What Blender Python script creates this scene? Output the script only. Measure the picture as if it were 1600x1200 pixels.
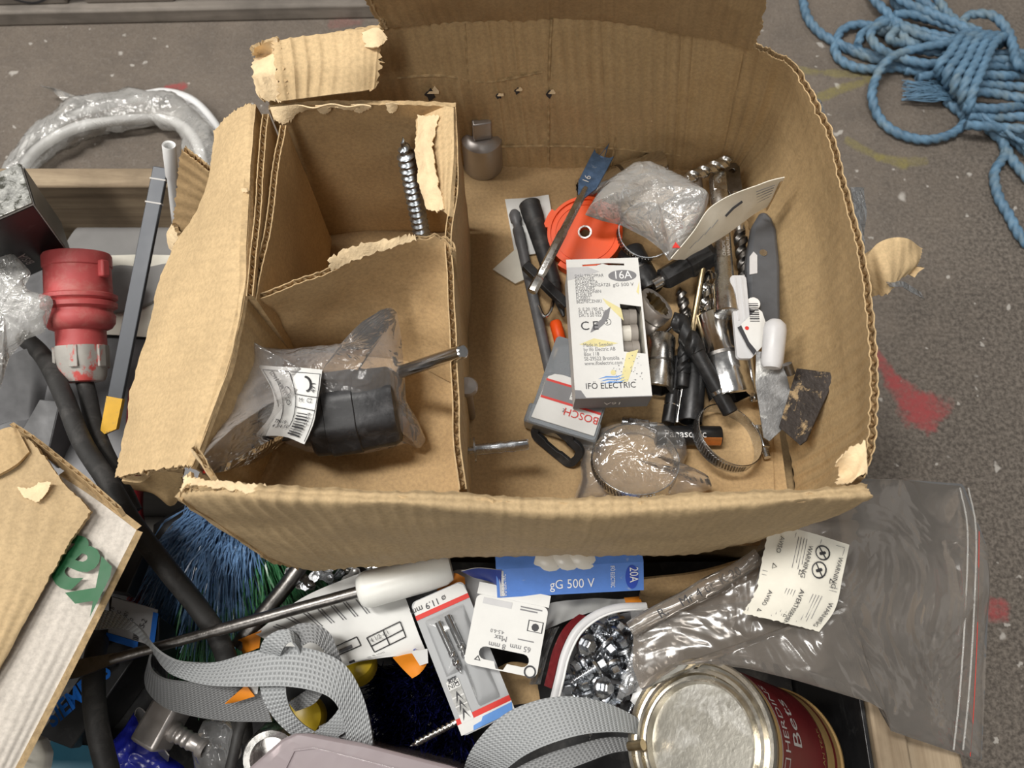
import bpy, math, random
from mathutils import Vector as V, Matrix, noise
from mathutils.geometry import tessellate_polygon
random.seed(7)
for _o in list(bpy.data.objects): bpy.data.objects.remove(_o)
scn = bpy.context.scene
COL = scn.collection
PI = math.pi
# ------------------------------------------------------------------ camera
CAMH, TILT, FPX = 0.76, math.radians(22.0), 1202.0
cam_d = bpy.data.cameras.new('camera'); cam = bpy.data.objects.new('camera', cam_d); COL.objects.link(cam)
cam.location = (0, 0, CAMH); cam.rotation_euler = (TILT, 0, 0)
cam_d.sensor_fit = 'HORIZONTAL'; cam_d.sensor_width = 36.0; cam_d.lens = FPX/1600*36.0
cam_d.clip_start = .01; cam_d.clip_end = 50
cam_d.dof.use_dof = True; cam_d.dof.focus_distance = .52; cam_d.dof.aperture_fstop = 11.0
scn.camera = cam
# ------------------------------------------------------------------ world, lamps, exposure
w = bpy.data.worlds.new('hall'); scn.world = w; w.use_nodes = True
bgn = w.node_tree.nodes['Background']; bgn.inputs[0].default_value = (1, .975, .94, 1); bgn.inputs[1].default_value = .18
def area(name, loc, target, sx, sy, power, col=(1, .97, .92)):
    d = bpy.data.lights.new(name, 'AREA'); d.shape = 'RECTANGLE'; d.size = sx; d.size_y = sy; d.energy = power; d.color = col
    o = bpy.data.objects.new(name, d); COL.objects.link(o); o.location = loc
    o.rotation_euler = (V(target)-V(loc)).to_track_quat('-Z', 'Y').to_euler()
    return o
area('hall_lamp_key', (-.85, .45, 3.2), (0, .2, .2), .32, 1.0, 72)
area('hall_lamp_far', (1.6, 2.6, 3.6), (.2, .3, .2), .5, 1.6, 24)
area('hall_lamp_left', (-2.4, .3, 2.9), (0, .2, .2), .4, 1.6, 56)
area('hall_lamp_near', (-.5, -1.9, 2.9), (0, .2, .2), .4, 1.6, 36)
vs = scn.view_settings
vs.view_transform = 'Standard'; vs.look = 'None'; vs.gamma = 1; vs.use_curve_mapping = False; vs.exposure = -0.12
# ------------------------------------------------------------------ pixel -> point at a known height
CT, ST = math.cos(TILT), math.sin(TILT)
ZF = .215            # floor of the big carton
def U(px, py, z):
    a = (px-800)/FPX; b = (600-py)/FPX
    Z = (CAMH-z)/(CT-b*ST)
    return V((a*Z, Z*(ST+b*CT), z))
def F(px, py, h=0): return U(px, py, ZF+h)
def dn(p, z): return V((p.x, p.y, z))
# ------------------------------------------------------------------ materials
MATS = {}
def nd(nt, typ, **kw):
    n = nt.nodes.new(typ)
    for k, v in kw.items(): setattr(n, k, v)
    return n
def ramp(nt, fac, stops):
    r = nd(nt, 'ShaderNodeValToRGB'); e = r.color_ramp.elements
    while len(e) < len(stops): e.new(.5)
    for i, (p, c) in enumerate(stops):
        e[i].position = p; e[i].color = (c[0], c[1], c[2], 1) if hasattr(c, '__len__') else (c, c, c, 1)
    nt.links.new(fac, r.inputs[0]); return r.outputs[0]
def noisen(nt, co, scale, detail=4, rough=.6, dist=0):
    n = nd(nt, 'ShaderNodeTexNoise'); n.inputs['Scale'].default_value = scale; n.inputs['Detail'].default_value = detail
    n.inputs['Roughness'].default_value = rough; n.inputs['Distortion'].default_value = dist
    nt.links.new(co, n.inputs['Vector']); return n.outputs[0]
def mixc(nt, fac, a, b, mode='MIX'):
    m = nd(nt, 'ShaderNodeMix', data_type='RGBA', blend_type=mode)
    for s, x in ((0, fac), (6, a), (7, b)):
        if hasattr(x, 'is_output'): nt.links.new(x, m.inputs[s])
        elif hasattr(x, '__len__'): m.inputs[s].default_value = (x[0], x[1], x[2], 1)
        else: m.inputs[s].default_value = x
    return m.outputs[2]
def math_(nt, op, a, b=None, clamp=False):
    m = nd(nt, 'ShaderNodeMath', operation=op, use_clamp=clamp)
    for i, x in enumerate((a, b)):
        if x is None: continue
        if hasattr(x, 'is_output'): nt.links.new(x, m.inputs[i])
        else: m.inputs[i].default_value = x
    return m.outputs[0]
def bumpn(nt, h, strength, dist=.001):
    b = nd(nt, 'ShaderNodeBump'); b.inputs['Strength'].default_value = strength; b.inputs['Distance'].default_value = dist
    nt.links.new(h, b.inputs['Height']); return b.outputs[0]
def newmat(name):
    m = bpy.data.materials.new(name); m.use_nodes = True; MATS[name] = m
    nt = m.node_tree; p = nt.nodes['Principled BSDF']
    tc = nd(nt, 'ShaderNodeTexCoord')
    return m, nt, p, tc
def mk(name, col, rough=.5, metal=0., var=.15, vscale=60, bump=.0, bscale=300, spec=.5, dirt=None, dscale=40, dlo=.55, dhi=.7, trans=0., sss=0.):
    m, nt, p, tc = newmat(name); co = tc.outputs['Object']
    n = noisen(nt, co, vscale, 5, .65)
    c = ramp(nt, n, [(.25, [x*(1-var) for x in col]), (.75, [min(1, x*(1+var)) for x in col])])
    if dirt is not None:
        d = noisen(nt, co, dscale, 6, .7, .4)
        f = ramp(nt, d, [(dlo, 0.), (dhi, 1.)]); c = mixc(nt, f, c, dirt)
    nt.links.new(c, p.inputs['Base Color'])
    rr = ramp(nt, n, [(.2, max(0, rough-.08)), (.8, min(1, rough+.1))]); nt.links.new(rr, p.inputs['Roughness'])
    p.inputs['Metallic'].default_value = metal; p.inputs['Specular IOR Level'].default_value = spec
    if trans: p.inputs['Transmission Weight'].default_value = trans
    if sss:
        p.inputs['Subsurface Weight'].default_value = sss; p.inputs['Subsurface Radius'].default_value = (.01, .01, .01); p.inputs['Subsurface Scale'].default_value = .6
    if bump:
        b = noisen(nt, co, bscale, 4, .6); nt.links.new(bumpn(nt, b, bump), p.inputs['Normal'])
    return m
def cardboard(name, col, flute=.35, period=.0065, var=.10, scuff=None):
    m, nt, p, tc = newmat(name); co = tc.outputs['Object']; uv = tc.outputs['UV']
    big = noisen(nt, co, 14, 4, .6); fine = noisen(nt, co, 420, 4, .7)
    c = ramp(nt, big, [(.3, [x*(1-var) for x in col]), (.72, [x*(1+var) for x in col])])
    ff = ramp(nt, fine, [(.3, .80), (.62, 1.05)]); c = mixc(nt, 1.0, c, ff, 'MULTIPLY')
    sep = nd(nt, 'ShaderNodeSeparateXYZ'); nt.links.new(uv, sep.inputs[0])
    ph = math_(nt, 'MULTIPLY', sep.outputs[0], 2*PI/period)
    wig = noisen(nt, uv, 9, 2, .5); ph = math_(nt, 'ADD', ph, math_(nt, 'MULTIPLY', wig, 1.2))
    s = math_(nt, 'SINE', ph); s01 = math_(nt, 'ADD', math_(nt, 'MULTIPLY', s, .5), .5)
    st = math_(nt, 'POWER', s01, 5.0)
    amp = noisen(nt, uv, 22, 2, .5)
    st = math_(nt, 'MULTIPLY', st, ramp(nt, amp, [(.3, .25), (.7, 1.)]))
    c = mixc(nt, math_(nt, 'MULTIPLY', st, flute*.42), c, [x*.66 for x in col])
    if scuff:
        sc = noisen(nt, co, 60, 7, .75, 1.2); c = mixc(nt, ramp(nt, sc, [(.66, 0.), (.74, .5)]), c, scuff)
    nt.links.new(c, p.inputs['Base Color']); p.inputs['Roughness'].default_value = .78; p.inputs['Specular IOR Level'].default_value = .25
    wr = noisen(nt, co, 45, 4, .55, .6)
    h = math_(nt, 'ADD', math_(nt, 'MULTIPLY', math_(nt, 'MULTIPLY', s01, flute), ramp(nt, amp, [(.3, .3), (.7, 1.)])), math_(nt, 'ADD', math_(nt, 'MULTIPLY', fine, .12), math_(nt, 'MULTIPLY', wr, .9)))
    nt.links.new(bumpn(nt, h, .6, .0018), p.inputs['Normal'])
    return m
def film(name, tint=(.93, .94, .95), body=(.75, .76, .77), a0=.10, a1=.55, gloss=1.0, rough=.12, bscale=60, bump=.6, n2a=.35):
    m, nt, p, tc = newmat(name); co = tc.outputs['Object']
    n1 = noisen(nt, co, bscale, 3, .55, 1.0)
    rid = math_(nt, 'ABSOLUTE', math_(nt, 'SUBTRACT', n1, .5))
    n2 = noisen(nt, co, bscale*4.5, 2, .5, .6)
    h = math_(nt, 'ADD', math_(nt, 'MULTIPLY', rid, -3.), math_(nt, 'MULTIPLY', n2, n2a))
    nb = bumpn(nt, h, bump, .004)
    tr = nd(nt, 'ShaderNodeBsdfTransparent'); tr.inputs[0].default_value = (*tint, 1)
    p.inputs['Base Color'].default_value = (*body, 1); p.inputs['Roughness'].default_value = .35; nt.links.new(nb, p.inputs['Normal'])
    gl = nd(nt, 'ShaderNodeBsdfGlossy'); gl.inputs['Roughness'].default_value = rough; nt.links.new(nb, gl.inputs['Normal'])
    lw = nd(nt, 'ShaderNodeLayerWeight'); lw.inputs['Blend'].default_value = .35; nt.links.new(nb, lw.inputs['Normal'])
    fac = math_(nt, 'ADD', math_(nt, 'MULTIPLY', lw.outputs['Facing'], a1-a0), a0, True)
    m1 = nd(nt, 'ShaderNodeMixShader'); nt.links.new(fac, m1.inputs[0]); nt.links.new(tr.outputs[0], m1.inputs[1]); nt.links.new(p.outputs[0], m1.inputs[2])
    fr = nd(nt, 'ShaderNodeFresnel'); fr.inputs['IOR'].default_value = 1.5; nt.links.new(nb, fr.inputs['Normal'])
    m2 = nd(nt, 'ShaderNodeMixShader'); nt.links.new(math_(nt, 'MULTIPLY', fr.outputs[0], gloss, True), m2.inputs[0])
    nt.links.new(m1.outputs[0], m2.inputs[1]); nt.links.new(gl.outputs[0], m2.inputs[2])
    nt.links.new(m2.outputs[0], nt.nodes['Material Output'].inputs['Surface'])
    return m
def webbing(name, col):
    m, nt, p, tc = newmat(name); uv = tc.outputs['UV']
    sep = nd(nt, 'ShaderNodeSeparateXYZ'); nt.links.new(uv, sep.inputs[0])
    u = math_(nt, 'SINE', math_(nt, 'MULTIPLY', sep.outputs[0], 2*PI/.0030)); v = math_(nt, 'SINE', math_(nt, 'MULTIPLY', sep.outputs[1], 2*PI/.0021))
    h = math_(nt, 'ADD', math_(nt, 'MULTIPLY', math_(nt, 'MULTIPLY', u, v), .8), math_(nt, 'MULTIPLY', u, .6))
    h01 = math_(nt, 'ADD', math_(nt, 'MULTIPLY', h, .36), .5, True)
    c = ramp(nt, h01, [(0., [x*.55 for x in col]), (1., [min(1, x*1.15) for x in col])])
    nt.links.new(c, p.inputs['Base Color']); p.inputs['Roughness'].default_value = .42
    nt.links.new(bumpn(nt, h01, .9, .0008), p.inputs['Normal']); return m
def woodmat(name, col, dark, sx=3., axis=0):
    m, nt, p, tc = newmat(name); mp = nd(nt, 'ShaderNodeMapping'); nt.links.new(tc.outputs['Object'], mp.inputs[0])
    sc = [60., 60., 60.]; sc[axis] = sx; mp.inputs['Scale'].default_value = sc
    n = noisen(nt, mp.outputs[0], 1., 6, .65, .8); n2 = noisen(nt, tc.outputs['Object'], 22, 5, .6)
    c = ramp(nt, n, [(.3, dark), (.65, col)]); c = mixc(nt, ramp(nt, n2, [(.4, 0.), (.75, .6)]), c, [x*.55 for x in dark])
    nt.links.new(c, p.inputs['Base Color']); p.inputs['Roughness'].default_value = .8
    nt.links.new(bumpn(nt, n, .5, .001), p.inputs['Normal']); return m
CB = (.53, .375, .20)
cardboard('card', CB, .5); cardboard('card_inner', (.52, .365, .19), 1.0, .0098); cardboard('card_plain', (.50, .34, .175), .0, var=.16)
cardboard('card_lid', (.42, .285, .145), .8, .0098); cardboard('card_flap', (.62, .45, .25), .55, .0085); cardboard('card_old', (.50, .365, .205), .6, .0095, scuff=(.66, .52, .33))
mk('card_edge', (.50, .355, .19), .9, var=.35, vscale=220, bump=.5, bscale=500); mk('torn', (.78, .60, .37), .9, var=.15, vscale=120, bump=.7, bscale=350)
cardboard('card_white', (.60, .55, .49), .5, var=.06); mk('paper', (.70, .70, .68), .6, var=.05, bump=.15, bscale=90); mk('paper_cream', (.72, .69, .60), .65, var=.08, bump=.2, bscale=120)
mk('paper_grey', (.52, .52, .53), .45, var=.08); mk('ink', (.035, .035, .04), .6, var=0); mk('ink_grey', (.20, .20, .21), .6, var=.1); mk('ink_red', (.62, .03, .02), .5, var=.05)
mk('ink_blue', (.015, .06, .42), .5, var=.05); mk('ink_lightblue', (.12, .30, .70), .5, var=.1); mk('ink_white', (.85, .85, .85), .5, var=0); mk('ink_yellow', (.70, .63, .32), .6, var=.1)
mk('ink_green', (.006, .10, .03), .55, var=.1); mk('ink_orange', (.80, .26, .015), .5, var=.1); mk('ink_siemens', (.01, .18, .75), .5, var=.1); mk('ink_silver', (.42, .40, .38), .4, var=.1)
mk('chrome', (.72, .72, .72), .16, 1., var=.12, vscale=120, bump=.05, dirt=(.25, .22, .2), dscale=90, dlo=.6, dhi=.8)
mk('steel', (.55, .54, .52), .26, 1., var=.15, vscale=150, bump=.06, dirt=(.22, .19, .16), dscale=50, dlo=.6, dhi=.8)
mk('steel_satin', (.46, .43, .41), .36, .75, var=.08, vscale=90, bump=.05); mk('steel_dark', (.20, .19, .18), .35, 1., var=.3, vscale=150, bump=.2)
mk('zinc', (.62, .64, .67), .25, 1., var=.2, vscale=200, bump=.1); mk('zinc_blue', (.50, .54, .58), .3, 1., var=.2, vscale=300, bump=.15)
mk('tool_black', (.022, .022, .023), .38, .3, var=.5, vscale=140, bump=.15, dirt=(.12, .11, .10), dscale=120, dlo=.6, dhi=.8); mk('rubber', (.02, .02, .021), .55, var=.4, vscale=90, bump=.15, dirt=(.08, .075, .07), dscale=60, dlo=.5, dhi=.75)
mk('rubber_grey', (.10, .10, .105), .5, var=.25, vscale=80, bump=.2, dirt=(.2, .2, .2), dscale=60); mk('knife_grey', (.085, .09, .10), .45, var=.2, vscale=60, dirt=(.3, .3, .3), dscale=90, dlo=.68, dhi=.76)
mk('cable', (.028, .027, .026), .6, var=.4, vscale=50, bump=.25, bscale=200, dirt=(.085, .08, .076), dscale=45, dlo=.5, dhi=.75)
mk('plug_red', (.46, .075, .075), .55, var=.15, vscale=40, dirt=(.50, .21, .18), dscale=45, dlo=.5, dhi=.8); mk('plug_grey', (.38, .36, .33), .6, var=.15, vscale=60, dirt=(.55, .08, .07), dscale=28, dlo=.5, dhi=.56)
mk('orange', (.78, .085, .010), .45, var=.08, vscale=60, spec=.3, dirt=(.75, .16, .05), dscale=160, dlo=.66, dhi=.78); mk('rust_blade', (.06, .05, .045), .5, .5, var=.4, vscale=90, bump=.5, dirt=(.50, .36, .20), dscale=70, dlo=.56, dhi=.64)
mk('blade_smear', (.22, .22, .22), .30, .45, var=.5, vscale=60, bump=.2, dirt=(.62, .62, .60), dscale=38, dlo=.54, dhi=.62); mk('spade_blue', (.10, .17, .30), .33, .7, var=.35, vscale=160, bump=.2, dirt=(.40, .45, .52), dscale=130, dlo=.6, dhi=.72)
mk('white_plastic', (.80, .80, .79), .35, var=.04, sss=.0); mk('nylon', (.80, .80, .76), .35, var=.05, sss=.25); mk('white_clip', (.58, .58, .59), .4, var=.06, vscale=80, bump=.1)
mk('ceramic', (.74, .70, .62), .3, var=.06); mk('brass', (.42, .33, .2), .3, 1., var=.2, vscale=120); mk('fuse_grey', (.28, .25, .22), .5, var=.2)
mk('box_black', (.012, .012, .013), .35, var=.3, dirt=(.06, .06, .06), dscale=40, dlo=.6, dhi=.8); mk('box_foil', (.55, .55, .52), .3, .6, var=.45, vscale=130, bump=.4, dirt=(.12, .12, .10), dscale=110, dlo=.5, dhi=.6); mk('box_side', (.16, .15, .13), .5, var=.3)
mk('box_blue', (.09, .22, .62), .45, var=.12, vscale=70, dirt=(.40, .45, .55), dscale=60, dlo=.62, dhi=.72); mk('box_navy', (.02, .04, .22), .45, var=.15)
mk('gear_black', (.028, .028, .03), .45, var=.4, vscale=60, bump=.2, dirt=(.10, .10, .105), dscale=70, dlo=.5, dhi=.75)
mk('bar_slate', (.065, .070, .080), .42, .3, var=.15, vscale=50, dirt=(.5, .5, .5), dscale=120, dlo=.69, dhi=.74); mk('yellow_paint', (.72, .40, .02), .5, var=.15, dirt=(.15, .15, .12), dscale=80, dlo=.55, dhi=.7)
mk('disc_grey', (.22, .215, .21), .6, var=.08); mk('dark_floor', (.05, .045, .04), .9, var=.4, vscale=20); mk('panel_grey', (.13, .13, .135), .4, .3, var=.15); mk('alu', (.60, .60, .61), .3, .9, var=.15, vscale=40)
mk('card_pack_grey', (.40, .41, .42), .35, var=.06, vscale=30); mk('terracotta_red', (.20, .008, .014), .5, var=.2); mk('teal', (.01, .10, .16), .5, var=.1); mk('bag_blue', (.012, .02, .32), .22, var=.4, vscale=90, bump=.6, bscale=90)
mk('hose_white', (.82, .82, .82), .35, var=.03); mk('rope_blue', (.105, .20, .30), .5, var=.35, vscale=60, bump=.5, bscale=900, dirt=(.22, .27, .27), dscale=18, dlo=.5, dhi=.75); mk('bristle_blue', (.15, .28, .50), .25, var=.5, vscale=120, spec=.8); mk('bristle_green', (.05, .20, .08), .28, var=.45, vscale=120, spec=.8)
mk('bristle_navy', (.008, .010, .09), .4, var=.5, vscale=160); mk('yellow_plastic', (.60, .42, .02), .35, var=.2); mk('tin', (.62, .58, .50), .22, 1., var=.15, vscale=60, bump=.08); mk('tin_lid', (.40, .385, .34), .36, .75, var=.25, vscale=35, bump=.2, dirt=(.60, .59, .55), dscale=26, dlo=.50, dhi=.60)
mk('can_red', (.13, .012, .014), .35, var=.15); mk('can_gold', (.28, .18, .07), .4, var=.3, vscale=30); mk('battery_copper', (.60, .22, .06), .3, .6, var=.3, vscale=60); mk('red_bead', (.15, .012, .015), .4, var=.3, vscale=300, bump=.4, bscale=500)
film('bag_clear', tint=(.98, .98, .98), body=(.9, .9, .9), a0=.07, a1=.20, bump=.45, gloss=1.3, bscale=34, n2a=.1); film('bag_big', tint=(.90, .87, .84), body=(.40, .36, .32), a0=.20, a1=.60, bscale=13, rough=.15, gloss=1.0, n2a=.2, bump=.75); film('bag_milky', tint=(.97, .97, .96), body=(.86, .85, .82), a0=.26, a1=.48, bscale=40, bump=.45); film('bag_rosy', tint=(.98, .97, .97), body=(.86, .83, .82), a0=.10, a1=.45, bscale=30, n2a=.2); film('bag_wrap', tint=(.97, .97, .96), body=(.88, .86, .82), a0=.22, a1=.60, bscale=28, gloss=1.3, n2a=.2)
film('tape', a0=.12, a1=.4, bscale=40); film('case_clear', tint=(.9, .92, .94), body=(.50, .54, .58), a0=.35, a1=.7, bscale=15, bump=.1); film('tub_pink', tint=(.80, .74, .76), body=(.52, .44, .46), a0=.50, a1=.8, bscale=10, bump=.1); film('blister', tint=(.98, .98, .98), a0=.02, a1=.10, gloss=.6, bscale=12, bump=.1)
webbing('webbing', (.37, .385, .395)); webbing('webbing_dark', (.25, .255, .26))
woodmat('wood_grey', (.34, .30, .26), (.17, .15, .13)); woodmat('wood_crate', (.46, .36, .24), (.22, .16, .10)); woodmat('wood_crate_y', (.44, .35, .24), (.22, .16, .10), axis=1)
# ------------------------------------------------------------------ mesh builder
class MB:
    def __init__(s): s.v = []; s.f = []; s.m = []; s.uv = []
    def add(s, vs, fs, mi=0, uvs=None, M=None):
        b = len(s.v)
        for i, p in enumerate(vs):
            p = V(p); s.v.append(M @ p if M else p); s.uv.append(uvs[i] if uvs else (0, 0))
        for k, f in enumerate(fs):
            s.f.append([b+i for i in f]); s.m.append(mi[k] if isinstance(mi, (list, tuple)) else mi)
        return s
    def box(s, x0, x1, y0, y1, z0, z1, mi=0, M=None):
        vs = [(x, y, z) for z in (z0, z1) for y in (y0, y1) for x in (x0, x1)]
        return s.add(vs, [(0, 2, 3, 1), (4, 5, 7, 6), (0, 1, 5, 4), (2, 6, 7, 3), (0, 4, 6, 2), (1, 3, 7, 5)], mi, None, M)
    def hexa(s, o, a, b, c, mi=0):
        vs = [o+a*i+b*j+c*k for k in (0, 1) for j in (0, 1) for i in (0, 1)]
        fs = [(0, 2, 3, 1), (4, 5, 7, 6), (0, 1, 5, 4), (2, 6, 7, 3), (0, 4, 6, 2), (1, 3, 7, 5)]
        if a.cross(b).dot(c) < 0: fs = [f[::-1] for f in fs]
        return s.add(vs, fs, mi)
    def lathe(s, prof, seg=28, M=None, mi=0, caps=True, wob=None):
        vs = []; fs = []; ms = []; n = len(prof)
        for (z, r) in prof:
            for k in range(seg):
                a = 2*PI*k/seg; rr = r*(wob(a, z) if wob else 1); vs.append((rr*math.cos(a), rr*math.sin(a), z))
        for i in range(n-1):
            for k in range(seg):
                fs.append((i*seg+k, i*seg+(k+1) % seg, (i+1)*seg+(k+1) % seg, (i+1)*seg+k)); ms.append(mi[i] if isinstance(mi, (list, tuple)) else mi)
        if caps:
            m0 = mi[0] if isinstance(mi, (list, tuple)) else mi; m1 = mi[-1] if isinstance(mi, (list, tuple)) else mi
            if prof[0][1] > 1e-6: fs.append(tuple(range(seg))[::-1]); ms.append(m0)
            if prof[-1][1] > 1e-6: fs.append(tuple((n-1)*seg+k for k in range(seg))); ms.append(m1)
        return s.add(vs, fs, ms, None, M)
    def tube(s, path, r, seg=12, mi=0, caps=True, prof=None, flat=1.0):
        n = len(path); vs = []; fs = []; up = V((0, 0, 1)); L = 0.; uvs = []
        t0 = (path[1]-path[0]).normalized(); x = t0.cross(up)
        if x.length < .05: x = t0.cross(V((0, 1, 0)))
        x.normalize()
        for i in range(n):
            t = (path[min(i+1, n-1)]-path[max(i-1, 0)]).normalized()
            x = (x-t*x.dot(t)).normalized(); y = t.cross(x)
            if i: L += (path[i]-path[i-1]).length
            ri = r[i] if isinstance(r, (list, tuple)) else r
            for k in range(seg):
                a = 2*PI*k/seg; rr = ri*(prof(a, L) if prof else 1)
                vs.append(path[i]+x*(rr*math.cos(a))+y*(rr*flat*math.sin(a))); uvs.append((L, k/seg))
        for i in range(n-1):
            for k in range(seg): fs.append((i*seg+k, i*seg+(k+1) % seg, (i+1)*seg+(k+1) % seg, (i+1)*seg+k))
        if caps: fs.append(tuple(range(seg))[::-1]); fs.append(tuple((n-1)*seg+k for k in range(seg)))
        return s.add(vs, fs, mi, uvs)
    def poly(s, outer, holes=(), z0=0., z1=.001, mi=0, M=None, ax='xy'):
        loops = [list(outer)]+[list(h) for h in holes]
        flat = [p for l in loops for p in l]; n = len(flat)
        def mp(p, z): return (p[0], p[1], z) if ax == 'xy' else (p[0], z, p[1])
        tri = tessellate_polygon([[V((p[0], p[1], 0)) for p in l] for l in loops])
        vs = [mp(p, z0) for p in flat]+[mp(p, z1) for p in flat]
        uvs = [(p[0], p[1]) for p in flat]*2
        fs = []
        for t in tri:
            a, b, c = [V((flat[i][0], flat[i][1])) for i in t]
            ccw = (b.x-a.x)*(c.y-a.y)-(b.y-a.y)*(c.x-a.x) > 0
            if ax != 'xy': ccw = not ccw
            t = tuple(t) if ccw else tuple(t)[::-1]
            fs.append(tuple(n+i for i in t)); fs.append(t[::-1])
        b = 0
        for li, l in enumerate(loops):
            k = len(l); ar = sum(l[i][0]*l[(i+1) % k][1]-l[(i+1) % k][0]*l[i][1] for i in range(k))
            rev = (ar > 0) == (li > 0)
            if ax != 'xy': rev = not rev
            for i in range(k):
                j = (i+1) % k; q = (b+i, b+j, n+b+j, n+b+i); fs.append(q[::-1] if rev else q)
            b += k
        return s.add(vs, fs, mi, uvs, M)
    def build(s, name, mats, parent=None, sharp=40, bevel=0., label=None, kind=None, world=False, solid=0.):
        if not isinstance(mats, (list, tuple)): mats = [mats]
        me = bpy.data.meshes.new(name); vs = s.v
        if world and parent is not None:
            Mi = WM(parent).inverted(); vs = [Mi @ p for p in vs]
        me.from_pydata([tuple(p) for p in vs], [], s.f)
        for m in mats: me.materials.append(MATS[m])
        me.polygons.foreach_set('material_index', s.m); me.polygons.foreach_set('use_smooth', [True]*len(s.f))
        uvl = me.uv_layers.new(name='UVMap'); uvd = []
        for l in me.loops: uvd.extend(s.uv[l.vertex_index])
        uvl.data.foreach_set('uv', uvd)
        me.update(); me.set_sharp_from_angle(angle=math.radians(sharp))
        o = bpy.data.objects.new(name, me); COL.objects.link(o)
        if parent is not None: o.parent = parent
        if bevel:
            b = o.modifiers.new('bevel', 'BEVEL'); b.width = bevel; b.segments = 2; b.limit_method = 'ANGLE'; b.angle_limit = math.radians(50)
        if label: o['label'] = label
        if kind: o['kind'] = kind
        return o
def WM(o):
    M = o.matrix_basis.copy()
    while o.parent is not None: o = o.parent; M = o.matrix_basis @ M
    return M
def thing(name, label, cat, M=None, group=None):
    o = bpy.data.objects.new(name, None); COL.objects.link(o); o.empty_display_size = .01
    if M is not None: o.matrix_basis = M if isinstance(M, Matrix) else Matrix.Translation(M)
    tag(o, label, cat, group); return o
def tag(o, label, cat, group=None):
    o['label'] = label; o['category'] = cat
    if group: o['group'] = group
    return o
def recenter(o):
    me = o.data; c = sum((v.co for v in me.vertices), V())/len(me.vertices); c.z = min(v.co.z for v in me.vertices)
    me.transform(Matrix.Translation(-c)); o.location = c; return o
def solo(mb, name, mats, label, cat, group=None, **kw):
    return tag(recenter(mb.build(name, mats, **kw)), label, cat, group)
def axisM(p0, p1, up=V((0, 0, 1)), roll=0.):
    z = (p1-p0).normalized(); x = z.cross(up)
    if x.length < .02: x = V((1, 0, 0))-z*z.x
    x.normalize(); y = z.cross(x)
    return Matrix.Translation(p0) @ Matrix((x, y, z)).transposed().to_4x4() @ Matrix.Rotation(roll, 4, 'Z')
def quadM(bl, br, tl):
    x = (br-bl); wd = x.length; x.normalize(); y = tl-bl; y -= x*y.dot(x); h = y.length; y.normalize(); z = x.cross(y)
    return Matrix.Translation(bl) @ Matrix((x, y, z)).transposed().to_4x4(), wd, h
def cr(pts, n):
    """Catmull-Rom through points, n samples"""
    m = len(pts); out = []
    for i in range(n):
        t = i/(n-1)*(m-1); k = min(int(t), m-2); f = t-k
        p1, p2 = pts[k], pts[k+1]; p0 = pts[k-1] if k else p1*2-p2; p3 = pts[k+2] if k+2 < m else p2*2-p1
        out.append(.5*((2*p1)+(p2-p0)*f+(2*p0-5*p1+4*p2-p3)*f*f+(3*p1-p0-3*p2+p3)*f**3))
    return out
def fine(pts, step):
    L = sum((pts[i+1]-pts[i]).length for i in range(len(pts)-1)); return cr(pts, max(4, int(L/step)))
def lin(pts, n):
    m = len(pts); out = []
    for i in range(n):
        t = i/(n-1)*(m-1); k = min(int(t), m-2); f = t-k; out.append(pts[k].lerp(pts[k+1], f))
    return out
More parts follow.
